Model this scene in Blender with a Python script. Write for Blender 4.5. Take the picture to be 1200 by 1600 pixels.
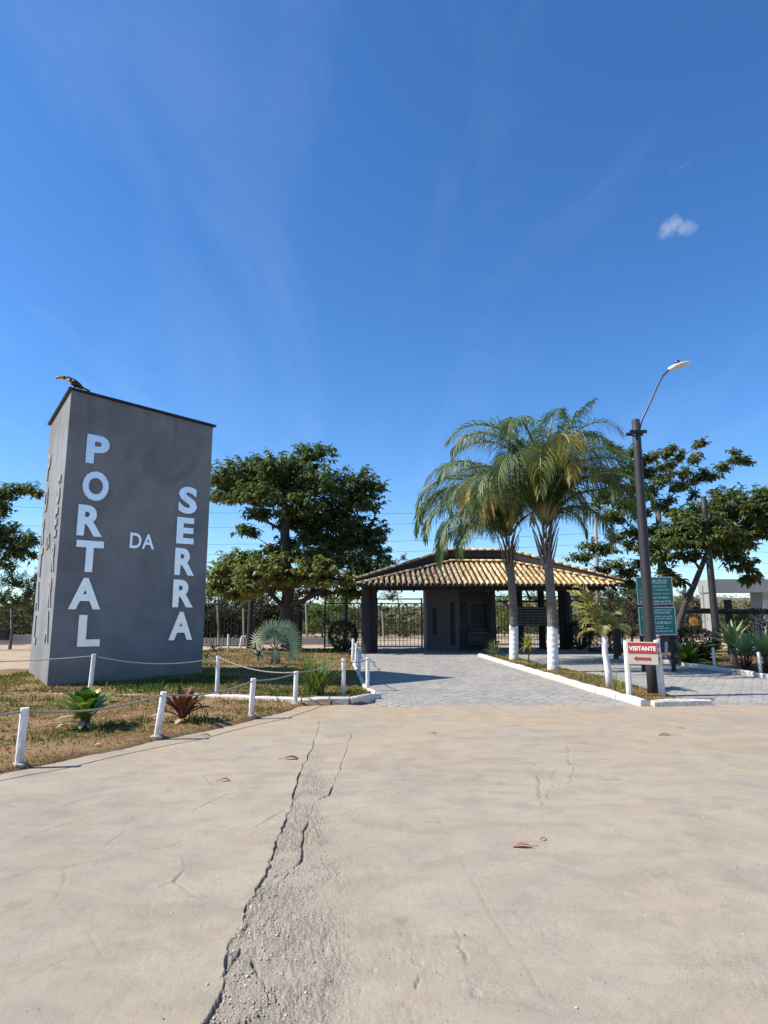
import bpy, math, random
import numpy as np
from mathutils import Vector, Matrix
random.seed(7); RNG = np.random.default_rng(7)
S = bpy.context.scene; COL = S.collection
for _o in list(bpy.data.objects): bpy.data.objects.remove(_o)
R = math.radians
# ------------------------------------------------------------------ camera
EYE = 1.5; TH = math.atan(.165); CT, ST = math.cos(TH), math.sin(TH)
cam = bpy.data.objects.new('camera', bpy.data.cameras.new('camera')); COL.objects.link(cam); S.camera = cam
cam.data.sensor_fit = 'HORIZONTAL'; cam.data.sensor_width = 36; cam.data.lens = 30
cam.location = (0, 0, EYE); cam.rotation_euler = (R(90) + TH, 0, 0); cam.data.clip_end = 6000; cam.data.clip_start = .05
# ------------------------------------------------------------------ sky and sun
SUN_EL, SUN_AZ = R(46), R(6)          # sun to the left of the view, a touch behind the camera
tosun = Vector((-math.cos(SUN_EL) * math.cos(SUN_AZ), -math.cos(SUN_EL) * math.sin(SUN_AZ), math.sin(SUN_EL)))
W = bpy.data.worlds.new('World'); S.world = W; W.use_nodes = True
nt = W.node_tree; bg = nt.nodes['Background']
sky = nt.nodes.new('ShaderNodeTexSky'); sky.sky_type = 'NISHITA'; sky.sun_disc = False
sky.sun_elevation = SUN_EL; sky.sun_rotation = math.atan2(tosun.x, tosun.y)
sky.altitude = 600; sky.air_density = 1.0; sky.dust_density = .45; sky.ozone_density = 2.8
hsv = nt.nodes.new('ShaderNodeHueSaturation'); hsv.inputs['Hue'].default_value = .502; hsv.inputs['Saturation'].default_value = 1.16
wb_ = nt.nodes.new('ShaderNodeMix'); wb_.data_type = 'RGBA'; wb_.blend_type = 'MULTIPLY'; wb_.inputs[0].default_value = 1; wb_.inputs[7].default_value = (.82, .935, 1.06, 1); nt.links.new(sky.outputs[0], wb_.inputs[6]); nt.links.new(wb_.outputs[2], hsv.inputs['Color'])
# thin high cirrus veil: direction-projected streaky noise, the same all round the sky
tc = nt.nodes.new('ShaderNodeTexCoord'); sep = nt.nodes.new('ShaderNodeSeparateXYZ'); nt.links.new(tc.outputs['Generated'], sep.inputs[0])
zc = nt.nodes.new('ShaderNodeMath'); zc.operation = 'MAXIMUM'; zc.inputs[1].default_value = .04; nt.links.new(sep.outputs[2], zc.inputs[0])
dx = nt.nodes.new('ShaderNodeMath'); dx.operation = 'DIVIDE'; nt.links.new(sep.outputs[0], dx.inputs[0]); nt.links.new(zc.outputs[0], dx.inputs[1])
dy = nt.nodes.new('ShaderNodeMath'); dy.operation = 'DIVIDE'; nt.links.new(sep.outputs[1], dy.inputs[0]); nt.links.new(zc.outputs[0], dy.inputs[1])
cmb = nt.nodes.new('ShaderNodeCombineXYZ'); nt.links.new(dx.outputs[0], cmb.inputs[0]); nt.links.new(dy.outputs[0], cmb.inputs[1])
mp = nt.nodes.new('ShaderNodeMapping'); mp.inputs['Rotation'].default_value = (0, 0, R(28)); mp.inputs['Scale'].default_value = (1.1, .28, 1); nt.links.new(cmb.outputs[0], mp.inputs[0])
cn = nt.nodes.new('ShaderNodeTexNoise'); cn.inputs['Scale'].default_value = 1.5; cn.inputs['Detail'].default_value = 7; cn.inputs['Roughness'].default_value = .6; cn.inputs['Distortion'].default_value = .6
nt.links.new(mp.outputs[0], cn.inputs['Vector'])
cr = nt.nodes.new('ShaderNodeMapRange'); cr.inputs[1].default_value = .502; cr.inputs[2].default_value = .85; cr.inputs[3].default_value = 0; cr.inputs[4].default_value = .055; nt.links.new(cn.outputs[0], cr.inputs[0])
mx = nt.nodes.new('ShaderNodeMix'); mx.data_type = 'RGBA'; mx.inputs[7].default_value = (8.5, 9, 9.6, 1)
nt.links.new(cr.outputs[0], mx.inputs[0]); nt.links.new(hsv.outputs[0], mx.inputs[6]); nt.links.new(mx.outputs[2], bg.inputs[0])
bg.inputs[1].default_value = .125
sl = bpy.data.lights.new('sun', 'SUN'); sl.energy = 5.0; sl.angle = R(.5); sl.color = (1, .945, .86)
so = bpy.data.objects.new('sun', sl); COL.objects.link(so); so.location = (-30, -5, 40); so.rotation_euler = (-tosun).to_track_quat('-Z', 'Y').to_euler()
S.view_settings.view_transform = 'Standard'; S.view_settings.look = 'None'; S.view_settings.gamma = 1; S.view_settings.exposure = 0.60
S.view_settings.use_curve_mapping = False
try:
    S.cycles.max_bounces = 6; S.cycles.transparent_max_bounces = 8
except Exception: pass

# ------------------------------------------------------------------ photo measurement -> place on the ground / on a plane
def ray(px, py):
    u, v = (px - 600) / 1000, (800 - py) / 1000
    return np.array([u, CT - v * ST, ST + v * CT])
def G(px, py, z=0.0):
    d = ray(px, py); t = (z - EYE) / d[2]; return Vector((d[0] * t, d[1] * t, z))
def A(px, py, Y):
    d = ray(px, py); t = Y / d[1]; return Vector((d[0] * t, Y, EYE + d[2] * t))

# ------------------------------------------------------------------ value noise
def _h(ix, iy, s):
    n = (ix.astype(np.int64) * 374761393 + iy.astype(np.int64) * 668265263 + s * 1442695041) & 0xffffffff
    n = ((n ^ (n >> 13)) * 1274126177) & 0xffffffff
    return ((n ^ (n >> 16)) & 0xffff) / 65535.0
def vn(x, y, s=0):
    ix, iy = np.floor(x), np.floor(y); fx, fy = x - ix, y - iy
    fx = fx * fx * (3 - 2 * fx); fy = fy * fy * (3 - 2 * fy)
    a, b, c, d = _h(ix, iy, s), _h(ix + 1, iy, s), _h(ix, iy + 1, s), _h(ix + 1, iy + 1, s)
    return (a * (1 - fx) + b * fx) * (1 - fy) + (c * (1 - fx) + d * fx) * fy
def fbm(x, y, s=0, o=4):
    r = 0; a = .5; t = 0
    for k in range(o):
        r = r + a * vn(x * 2 ** k, y * 2 ** k, s + k * 17); t += a; a *= .5
    return r / t
def sstep(a, b, x):
    t = np.clip((x - a) / (b - a), 0, 1); return t * t * (3 - 2 * t)

# ------------------------------------------------------------------ object helpers
WORLD = {}
def woff(p): return WORLD.get(p.name, Vector((0, 0, 0))) if p else Vector((0, 0, 0))
def tag(o, label=None, cat=None, group=None, kind=None):
    if label: o['label'] = label
    if cat: o['category'] = cat
    if group: o['group'] = group
    if kind: o['kind'] = kind
    return o
def thing(name, label, cat, loc=(0, 0, 0), group=None):
    o = bpy.data.objects.new(name, None); COL.objects.link(o); o.location = loc; o.empty_display_size = .2
    WORLD[o.name] = Vector(loc); return tag(o, label, cat, group)
def link(name, me, parent=None, loc=None, rot=None):
    """me in world coordinates when loc is None, else in its own coordinates"""
    o = bpy.data.objects.new(name, me); COL.objects.link(o)
    w = woff(parent)
    if parent: o.parent = parent
    if loc is None:
        if w.length > 0: me.transform(Matrix.Translation(-w))
        WORLD[o.name] = w.copy()
    else:
        o.location = Vector(loc) - w; WORLD[o.name] = Vector(loc)
    if rot is not None: o.rotation_euler = rot
    return o
def npmesh(name, V, F, mats, tint=None, smooth=False, mi=None, attrs=None):
    """V (n,3); F = list of (m,k) int arrays"""
    me = bpy.data.meshes.new(name); V = np.asarray(V, dtype=np.float32)
    if not isinstance(F, list): F = [F]
    me.vertices.add(len(V)); me.vertices.foreach_set('co', V.ravel())
    nl = sum(f.size for f in F); npoly = sum(len(f) for f in F)
    me.loops.add(nl); me.loops.foreach_set('vertex_index', np.concatenate([f.ravel() for f in F]).astype(np.int32))
    st = []; k0 = 0
    for f in F:
        st.append(k0 + np.arange(len(f)) * f.shape[1]); k0 += f.size
    me.polygons.add(npoly); me.polygons.foreach_set('loop_start', np.concatenate(st).astype(np.int32))
    if smooth: me.polygons.foreach_set('use_smooth', np.ones(npoly, dtype=bool))
    for m in (mats if isinstance(mats, (list, tuple)) else [mats]): me.materials.append(m)
    if mi is not None: me.polygons.foreach_set('material_index', np.asarray(mi, dtype=np.int32))
    me.update(calc_edges=True)
    attrs = dict(attrs or {})
    if tint is not None: attrs['tint'] = tint
    for k, a in attrs.items():
        at = me.attributes.new(k, 'FLOAT', 'POINT'); at.data.foreach_set('value', np.asarray(a, dtype=np.float32))
    return me
class MB:
    def __init__(s): s.v = []; s.f = []; s.m = []; s.t = []
    def add(s, vs, fs, mi=0, t=.5):
        b = len(s.v); s.v += [tuple(v) for v in vs]; s.t += [t] * len(vs)
        for f in fs: s.f.append(tuple(b + i for i in f)); s.m.append(mi)
        return s
    def box(s, c, d, rz=0, mi=0, bev=0.0, t=.5, M=None):
        hx, hy, hz = d[0] / 2, d[1] / 2, d[2] / 2
        if M is None: M = Matrix.Translation(Vector(c)) @ Matrix.Rotation(rz, 4, 'Z')
        else: M = Matrix.Translation(Vector(c)) @ M
        if bev <= 0:
            vs = [M @ Vector((x * hx, y * hy, z * hz)) for z in (-1, 1) for x, y in ((-1, -1), (1, -1), (1, 1), (-1, 1))]
            return s.add(vs, [(3, 2, 1, 0), (4, 5, 6, 7), (0, 1, 5, 4), (1, 2, 6, 5), (2, 3, 7, 6), (3, 0, 4, 7)], mi, t)
        b = min(bev, hx * .9, hy * .9, hz * .9); vs = []
        def ring(ix, iy, z):
            o = [(-hx + ix, -hy), (hx - ix, -hy), (hx, -hy + iy), (hx, hy - iy), (hx - ix, hy), (-hx + ix, hy), (-hx, hy - iy), (-hx, -hy + iy)]
            return [M @ Vector((x, y, z)) for x, y in o]
        def ring2(z):
            o = [(-hx + b, -hy + b), (hx - b, -hy + b), (hx - b, -hy + b), (hx - b, hy - b), (hx - b, hy - b), (-hx + b, hy - b), (-hx + b, hy - b), (-hx + b, -hy + b)]
            o = [(-hx + b * 1.3, -hy + b), (hx - b * 1.3, -hy + b), (hx - b, -hy + b * 1.3), (hx - b, hy - b * 1.3), (hx - b * 1.3, hy - b), (-hx + b * 1.3, hy - b), (-hx + b, hy - b * 1.3), (-hx + b, -hy + b * 1.3)]
            return [M @ Vector((x, y, z)) for x, y in o]
        vs = ring2(-hz) + ring(b, b, -hz + b) + ring(b, b, hz - b) + ring2(hz)
        fs = [tuple(range(7, -1, -1)), tuple(range(24, 32))]
        for k in range(3):
            for i in range(8):
                j = (i + 1) % 8; fs.append((k * 8 + i, k * 8 + j, k * 8 + 8 + j, k * 8 + 8 + i))
        return s.add(vs, fs, mi, t)
    def tube(s, pts, rad, n=8, mi=0, t=.5, caps=True, jit=0, sq=None):
        pts = [Vector(p) for p in pts]; k = len(pts)
        if not hasattr(rad, '__len__'): rad = [rad] * k
        vs = []; ref = None
        for i, p in enumerate(pts):
            d = (pts[min(i + 1, k - 1)] - pts[max(i - 1, 0)])
            d = d.normalized() if d.length > 1e-9 else Vector((0, 0, 1))
            if ref is None:
                ref = d.orthogonal().normalized() if abs(d.z) < .95 else Vector((1, 0, 0))
            x = (ref - d * ref.dot(d)); x = x.normalized() if x.length > 1e-6 else d.orthogonal().normalized()
            ref = x; y = d.cross(x)
            for j in range(n):
                a = 2 * math.pi * j / n; rr = rad[i] * (1 + (random.uniform(-jit, jit) if jit else 0))
                ex, ey = (1, 1) if sq is None else sq[i]
                vs.append(p + x * math.cos(a) * rr * ex + y * math.sin(a) * rr * ey)
        fs = []
        for i in range(k - 1):
            for j in range(n):
                j2 = (j + 1) % n; fs.append((i * n + j, i * n + j2, (i + 1) * n + j2, (i + 1) * n + j))
        if caps: fs += [tuple(range(n - 1, -1, -1)), tuple(range((k - 1) * n, k * n))]
        return s.add(vs, fs, mi, t)
    def prism(s, poly, z0, z1, mi=0, t=.5):
        n = len(poly); vs = [(p[0], p[1], z0) for p in poly] + [(p[0], p[1], z1[i] if hasattr(z1, '__len__') else z1) for i, p in enumerate(poly)]
        fs = [tuple(range(n - 1, -1, -1)), tuple(range(n, 2 * n))] + [(i, (i + 1) % n, n + (i + 1) % n, n + i) for i in range(n)]
        return s.add(vs, fs, mi, t)
    def mesh(s, name, mats, smooth=False):
        me = bpy.data.meshes.new(name); me.from_pydata(s.v, [], s.f)
        for m in (mats if isinstance(mats, (list, tuple)) else [mats]): me.materials.append(m)
        if any(s.m): me.polygons.foreach_set('material_index', s.m)
        if smooth: me.polygons.foreach_set('use_smooth', [True] * len(s.f))
        at = me.attributes.new('tint', 'FLOAT', 'POINT'); at.data.foreach_set('value', s.t)
        return me
    def build(s, name, mats, parent=None, smooth=False, loc=None): return link(name, s.mesh(name, mats, smooth), parent, loc)

# ------------------------------------------------------------------ materials
def newmat(name):
    m = bpy.data.materials.new(name); m.use_nodes = True
    return m, m.node_tree, m.node_tree.nodes['Principled BSDF']
def lk(t, a, b): t.links.new(a, b)
def noise(t, scale, detail=4, rough=.55, vec=None, dist=0):
    n = t.nodes.new('ShaderNodeTexNoise'); n.inputs['Scale'].default_value = scale; n.inputs['Detail'].default_value = detail
    n.inputs['Roughness'].default_value = rough; n.inputs['Distortion'].default_value = dist
    if vec: lk(t, vec, n.inputs['Vector'])
    return n.outputs[0]
def ramp(t, fac, stops):
    r = t.nodes.new('ShaderNodeValToRGB'); e = r.color_ramp.elements
    while len(e) > 1: e.remove(e[0])
    e[0].position = stops[0][0]; e[0].color = (*stops[0][1], 1)
    for p, c in stops[1:]:
        q = e.new(p); q.color = (*c, 1)
    lk(t, fac, r.inputs[0]); return r.outputs[0]
def mixc(t, f, a, b, mode='MIX'):
    m = t.nodes.new('ShaderNodeMix'); m.data_type = 'RGBA'; m.blend_type = mode
    if isinstance(f, (int, float)): m.inputs[0].default_value = f
    else: lk(t, f, m.inputs[0])
    for i, c in ((6, a), (7, b)):
        if isinstance(c, tuple): m.inputs[i].default_value = (*c, 1)
        else: lk(t, c, m.inputs[i])
    return m.outputs[2]
def mathn(t, op, a, b=None, c=None, clamp=False):
    m = t.nodes.new('ShaderNodeMath'); m.operation = op; m.use_clamp = clamp
    for i, x in enumerate((a, b, c)):
        if x is None: continue
        if isinstance(x, (int, float)): m.inputs[i].default_value = x
        else: lk(t, x, m.inputs[i])
    return m.outputs[0]
def mapr(t, f, a, b, c=0.0, d=1.0):
    m = t.nodes.new('ShaderNodeMapRange'); lk(t, f, m.inputs[0])
    for i, x in enumerate((a, b, c, d)): m.inputs[i + 1].default_value = x
    return m.outputs[0]
def bump(t, p, h, strength=.3, dist=.01):
    b = t.nodes.new('ShaderNodeBump'); b.inputs['Strength'].default_value = strength; b.inputs['Distance'].default_value = dist
    lk(t, h, b.inputs['Height']); lk(t, b.outputs[0], p.inputs['Normal']); return b
def pos(t): return t.nodes.new('ShaderNodeNewGeometry').outputs['Position']
def attr(t, n='tint'):
    a = t.nodes.new('ShaderNodeAttribute'); a.attribute_name = n; return a.outputs['Fac']
def mscale(t, v, sc, rot=(0, 0, 0)):
    m = t.nodes.new('ShaderNodeMapping'); m.inputs['Scale'].default_value = sc; m.inputs['Rotation'].default_value = rot; lk(t, v, m.inputs[0]); return m.outputs[0]
def plain(name, c1, c2=None, scale=6, rough=.6, metal=0, bmp=.2, bscale=60, c3=None, bdist=.004, spec=.5):
    m, t, p = newmat(name); v = pos(t)
    c2 = c2 or tuple(x * .75 for x in c1)
    st = [(.3, c1), (.68, c2)] if c3 is None else [(.25, c1), (.52, c2), (.75, c3)]
    col = ramp(t, noise(t, scale, 6, .62, v), st)
    fine = noise(t, bscale, 3, .6, v)
    col = mixc(t, .35, col, ramp(t, fine, [(.2, (.6, .6, .6)), (.8, (1.25, 1.25, 1.25))]), 'MULTIPLY')
    lk(t, col, p.inputs['Base Color']); p.inputs['Metallic'].default_value = metal
    lk(t, mapr(t, noise(t, scale * 2.3, 4, .6, v), .2, .8, rough - .08, min(1, rough + .12)), p.inputs['Roughness'])
    p.inputs['Specular IOR Level'].default_value = spec
    if bmp: bump(t, p, fine, bmp, bdist)
    return m
def leafmat(name, stops, rough=.45, transl=.25, spec=.5):
    m, t, p = newmat(name); col = ramp(t, attr(t), stops); v = pos(t)
    col = mixc(t, .5, col, ramp(t, noise(t, 14, 3, .6, v), [(.25, (.7, .7, .7)), (.75, (1.25, 1.22, 1.15))]), 'MULTIPLY')
    lk(t, col, p.inputs['Base Color']); p.inputs['Roughness'].default_value = rough; p.inputs['Specular IOR Level'].default_value = spec
    tr = t.nodes.new('ShaderNodeBsdfTranslucent'); lk(t, mixc(t, 1.0, col, (1.0, 1.25, .55), 'MULTIPLY'), tr.inputs[0])
    mx = t.nodes.new('ShaderNodeMixShader'); mx.inputs[0].default_value = transl
    lk(t, p.outputs[0], mx.inputs[1]); lk(t, tr.outputs[0], mx.inputs[2]); lk(t, mx.outputs[0], t.nodes['Material Output'].inputs[0])
    return m
def printed(name, c, rough=.5):
    m, t, p = newmat(name); v = pos(t)
    lk(t, mixc(t, noise(t, 9, 5, .6, v), tuple(x * .82 for x in c), tuple(min(1, x * 1.08) for x in c)), p.inputs['Base Color'])
    p.inputs['Roughness'].default_value = rough; return m

M = {}
def mk_white():
    m, t, p = newmat('white_limewash'); v = pos(t)
    z = t.nodes.new('ShaderNodeSeparateXYZ'); lk(t, v, z.inputs[0])
    dirt = mathn(t, 'MULTIPLY', mapr(t, z.outputs[2], .34, .02), mapr(t, noise(t, 18, 6, .7, v), .30, .62))
    flake = mapr(t, noise(t, 26, 7, .75, v), .56, .64)
    col = mixc(t, flake, ramp(t, noise(t, 6, 4, .6, v), [(.3, (.76, .76, .75)), (.7, (.68, .67, .64))]), (.50, .46, .40))
    col = mixc(t, mathn(t, 'MULTIPLY', dirt, .92), col, (.42, .33, .22))
    lk(t, col, p.inputs['Base Color']); p.inputs['Roughness'].default_value = .8
    bump(t, p, noise(t, 40, 4, .6, v), .35, .006); return m
M['white'] = mk_white()
M['black_wood'] = plain('black_oiled_wood', (.013, .012, .0125), (.022, .020, .0205), 5, .7, 0, .4, 30)
M['pole'] = plain('black_painted_pole', (.016, .0145, .016), (.027, .025, .027), 8, .6, 0, .3, 45)
M['black_iron'] = plain('black_iron', (.015, .015, .016), (.025, .024, .024), 9, .45, .3, .1)
M['rope'] = plain('grey_rope', (.34, .31, .28), (.22, .20, .18), 30, .9, 0, .5, 200)
M['galv'] = plain('galvanised', (.55, .57, .6), (.45, .47, .5), 12, .35, .7, .1)
M['soil'] = None
def mk_tower():
    m, t, p = newmat('grey_render'); v = pos(t)
    col = ramp(t, noise(t, .9, 7, .62, v, .4), [(.3, (.148, .158, .164)), (.5, (.198, .208, .212)), (.72, (.240, .248, .248))])
    col = mixc(t, mapr(t, noise(t, .42, 4, .6, v, .8), .47, .60, 0, .7), col, (.13, .133, .134))
    streak = noise(t, 3.2, 5, .6, mscale(t, v, (1, 1, .1)))
    z = t.nodes.new('ShaderNodeSeparateXYZ'); lk(t, v, z.inputs[0])
    top = mathn(t, 'MULTIPLY', mapr(t, z.outputs[2], 4.2, 6.5), mapr(t, streak, .42, .7))
    col = mixc(t, mathn(t, 'MULTIPLY', top, .85), col, (.12, .115, .105))
    col = mixc(t, mathn(t, 'MULTIPLY', mapr(t, z.outputs[2], .75, .05), mapr(t, noise(t, 5, 5, .6, v), .35, .65)), col, (.2, .17, .12))
    col = mixc(t, .4, col, ramp(t, noise(t, 55, 4, .7, v), [(.2, (.7, .7, .7)), (.8, (1.2, 1.2, 1.2))]), 'MULTIPLY')
    lk(t, col, p.inputs['Base Color']); p.inputs['Roughness'].default_value = .85
    h = mathn(t, 'ADD', noise(t, 70, 4, .6, v), mathn(t, 'MULTIPLY', noise(t, 6, 4, .6, v), 1.5)); bump(t, p, h, .35, .008)
    return m
M['tower'] = mk_tower()
def mk_letter():
    m, t, p = newmat('brushed_letter'); v = pos(t)
    lk(t, ramp(t, noise(t, 8, 5, .6, v), [(.3, (.80, .81, .83)), (.7, (.70, .71, .73))]), p.inputs['Base Color'])
    p.inputs['Metallic'].default_value = .75; p.inputs['Roughness'].default_value = .33; return m
M['letter'] = mk_letter(); M['letter_worn'] = plain('weathered_letter', (.27, .275, .27), (.22, .225, .22), 5, .7, 0, .1)
def mk_concrete():
    m, t, p = newmat('worn_concrete'); v = pos(t)
    n1 = noise(t, .55, 6, .6, mscale(t, v, (1, .55, 1), (0, 0, .3)), .7); n2 = noise(t, 3.1, 6, .65, v)
    col = ramp(t, n1, [(.28, (.310, .266, .206)), (.46, (.378, .320, .242)), (.6, (.338, .290, .224)), (.75, (.410, .346, .258))])
    col = mixc(t, mathn(t, 'MULTIPLY', mapr(t, n2, .46, .66), .65), col, (.285, .255, .212))
    # ochre dust blown over it, more of it towards the paving and the lawn
    sp = t.nodes.new('ShaderNodeSeparateXYZ'); lk(t, v, sp.inputs[0])
    far = mapr(t, sp.outputs[1], 6.0, 11.2); dust = mathn(t, 'MULTIPLY', mapr(t, noise(t, .9, 5, .6, v, .5), .38, .62), mathn(t, 'ADD', mathn(t, 'MULTIPLY', far, .55), .08))
    col = mixc(t, dust, col, (.43, .305, .17))
    # broken strip: bare grey aggregate
    rg = attr(t, 'rough')
    agg = ramp(t, noise(t, 75, 4, .7, v), [(.25, (.27, .238, .192)), (.5, (.385, .34, .275)), (.72, (.50, .455, .385))])
    col = mixc(t, mathn(t, 'MULTIPLY', rg, .6), col, agg)
    stain = mapr(t, noise(t, 2.3, 3, .5, v, .6), .66, .71); col = mixc(t, mathn(t, 'MULTIPLY', stain, .3), col, (.19, .17, .145))
    vo = t.nodes.new('ShaderNodeTexVoronoi'); vo.inputs['Scale'].default_value = 26; lk(t, v, vo.inputs['Vector'])
    pits = mathn(t, 'MULTIPLY', mapr(t, vo.outputs['Distance'], .13, .06), mapr(t, n2, .45, .6))
    col = mixc(t, mathn(t, 'MULTIPLY', pits, .55), col, (.22, .19, .15))
    fine = noise(t, 150, 4, .75, v)
    va = t.nodes.new('ShaderNodeTexVoronoi'); va.inputs['Scale'].default_value = 62; lk(t, v, va.inputs['Vector'])
    vb = t.nodes.new('ShaderNodeTexVoronoi'); vb.inputs['Scale'].default_value = 150; lk(t, v, vb.inputs['Vector'])
    col = mixc(t, mathn(t, 'MULTIPLY', rg, .6), col, ramp(t, va.outputs['Distance'], [(.1, (1.25, 1.23, 1.20)), (.55, (.80, .77, .73))]), 'MULTIPLY')
    sweep = noise(t, 2.2, 6, .65, mscale(t, v, (.7, 1.3, 1), (0, 0, .5)), 1.2)
    col = mixc(t, mapr(t, sweep, .42, .66, 0, .8), col, mixc(t, 1.0, col, (.82, .81, .79), 'MULTIPLY'))
    col = mixc(t, .7, col, ramp(t, fine, [(.25, (.60, .59, .58)), (.75, (1.30, 1.30, 1.30))]), 'MULTIPLY')
    spk = mapr(t, noise(t, 46, 4, .7, v), .66, .72); col = mixc(t, mathn(t, 'MULTIPLY', spk, .4), col, (.46, .41, .33))
    col = mixc(t, mathn(t, 'MULTIPLY', attr(t, 'crack'), .72), col, (.16, .125, .09))
    lk(t, col, p.inputs['Base Color']); p.inputs['Roughness'].default_value = .9; p.inputs['Specular IOR Level'].default_value = .25
    h = mathn(t, 'ADD', mathn(t, 'MULTIPLY', fine, mathn(t, 'ADD', mathn(t, 'MULTIPLY', rg, 1.1), .35)), mathn(t, 'SUBTRACT', mathn(t, 'MULTIPLY', noise(t, 22, 6, .7, v), .22), mathn(t, 'ADD', mathn(t, 'MULTIPLY', pits, .8), mathn(t, 'MULTIPLY', rg, mathn(t, 'ADD', mathn(t, 'MULTIPLY', va.outputs['Distance'], 1.1), mathn(t, 'MULTIPLY', vb.outputs['Distance'], .5))))))
    bump(t, p, h, .7, .010); return m
M['concrete'] = mk_concrete()
def mk_soil(name, cols, bs=.8):
    m, t, p = newmat(name); v = pos(t)
    col = ramp(t, noise(t, 1.1, 7, .66, v, .3), [(.28, cols[0]), (.45, cols[1]), (.58, cols[2]), (.75, cols[3])])
    col = mixc(t, .6, col, ramp(t, noise(t, 38, 5, .7, v), [(.25, (.5, .5, .5)), (.75, (1.4, 1.38, 1.3))]), 'MULTIPLY')
    lk(t, col, p.inputs['Base Color']); p.inputs['Roughness'].default_value = .95; p.inputs['Specular IOR Level'].default_value = .15
    bump(t, p, mathn(t, 'ADD', noise(t, 30, 5, .7, v), noise(t, 5, 5, .6, v)), .8, .04 * bs); return m
M['lawn'] = mk_soil('dry_lawn_soil', [(.150, .095, .045), (.225, .140, .068), (.275, .180, .095), (.19, .135, .055)])
M['dirt'] = mk_soil('pale_dirt', [(.33, .24, .15), (.41, .315, .21), (.45, .36, .25), (.36, .28, .18)])
def mk_paver():
    m, t, p = newmat('grey_paver'); v = pos(t)
    col = ramp(t, attr(t), [(0, (.245, .232, .212)), (.5, (.272, .258, .236)), (1, (.30, .284, .258))])
    col = mixc(t, mapr(t, noise(t, .8, 6, .62, v), .46, .72, 0, .55), col, (.43, .37, .29))
    col = mixc(t, .4, col, ramp(t, noise(t, 90, 4, .7, v), [(.2, (.6, .6, .6)), (.8, (1.3, 1.3, 1.3))]), 'MULTIPLY')
    lk(t, col, p.inputs['Base Color']); p.inputs['Roughness'].default_value = .85; p.inputs['Specular IOR Level'].default_value = .25
    bump(t, p, noise(t, 80, 4, .7, v), .4, .006); return m
M['paver'] = mk_paver()
M['joint'] = mk_soil('joint_sand', [(.2, .18, .155), (.26, .23, .19), (.3, .26, .21), (.22, .2, .17)], .3)
M['footing'] = plain('cement_footing', (.40, .36, .30), (.30, .26, .21), 12, .9, 0, .6, 40)
# ================================================================== SETTING: ground, yard, paving, lawns, kerbs
def segdist(X, Y, poly):
    """distance of points to a polyline"""
    d = np.full(X.shape, 1e9)
    for (ax, ay), (bx, by) in zip(poly[:-1], poly[1:]):
        ex, ey = bx - ax, by - ay; L2 = ex * ex + ey * ey + 1e-12
        t = np.clip(((X - ax) * ex + (Y - ay) * ey) / L2, 0, 1)
        d = np.minimum(d, np.hypot(X - ax - t * ex, Y - ay - t * ey))
    return d
def polysd(X, Y, poly):
    """signed distance to polygon, positive inside"""
    d = segdist(X, Y, list(poly) + [poly[0]]); ins = np.zeros(X.shape, bool); n = len(poly)
    for i in range(n):
        (x1, y1), (x2, y2) = poly[i], poly[(i + 1) % n]
        c = ((y1 > Y) != (y2 > Y)) & (X < (x2 - x1) * (Y - y1) / (y2 - y1 + 1e-12) + x1); ins ^= c
    return np.where(ins, d, -d)
def gridmesh(name, X, Y, Z, mat, attrs=None, keep=None, smooth=True):
    ny, nx = X.shape; V = np.stack([X, Y, Z], -1).reshape(-1, 3)
    i = np.arange(nx * ny).reshape(ny, nx)
    F = np.stack([i[:-1, :-1], i[:-1, 1:], i[1:, 1:], i[1:, :-1]], -1).reshape(-1, 4)
    if keep is not None:
        F = F[keep[:-1, :-1].ravel() | keep[1:, 1:].ravel()]
        used = np.zeros(len(V), bool); used[F.ravel()] = True; mp_ = np.cumsum(used) - 1; V = V[used]; F = mp_[F]
        attrs = {k: a.ravel()[used] for k, a in (attrs or {}).items()}
    else: attrs = {k: a.ravel() for k, a in (attrs or {}).items()}
    return npmesh(name, V, F, mat, smooth=smooth, attrs=attrs)
def g2(pts, sx=1, sy=1, ox=0, oy=0): return [tuple(G(ox + x * sx, oy + y * sy)[:2]) for x, y in pts]
def jag(poly, amp, n=5, s=1):
    rr = random.Random(s); out = [poly[0]]
    for a, b in zip(poly[:-1], poly[1:]):
        L = math.hypot(b[0] - a[0], b[1] - a[1])
        for k in range(1, n + 1):
            f = k / n; j = 0 if k == n else amp * min(1, L * 4)
            out.append((a[0] + (b[0] - a[0]) * f + rr.uniform(-j, j), a[1] + (b[1] - a[1]) * f + rr.uniform(-j, j)))
    return out
# --- far ground, one sheet to the horizon
xs = np.concatenate([-np.geomspace(3000, 70, 14), np.linspace(-60, 60, 90), np.geomspace(70, 3000, 14)])
ys = np.concatenate([[-400, -120, -40], np.linspace(-20, 80, 80), np.geomspace(90, 3500, 16)])
X, Y = np.meshgrid(xs, ys); Z = -.14 + .05 * (fbm(X * .3, Y * .3, 5) - .5) * ((Y > 36) | (np.abs(X) > 12)); Z = Z + .10 * sstep(34, 37, Y)
tag(link('ground', gridmesh('ground', X, Y, Z, M['dirt'])), kind='structure')
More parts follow.
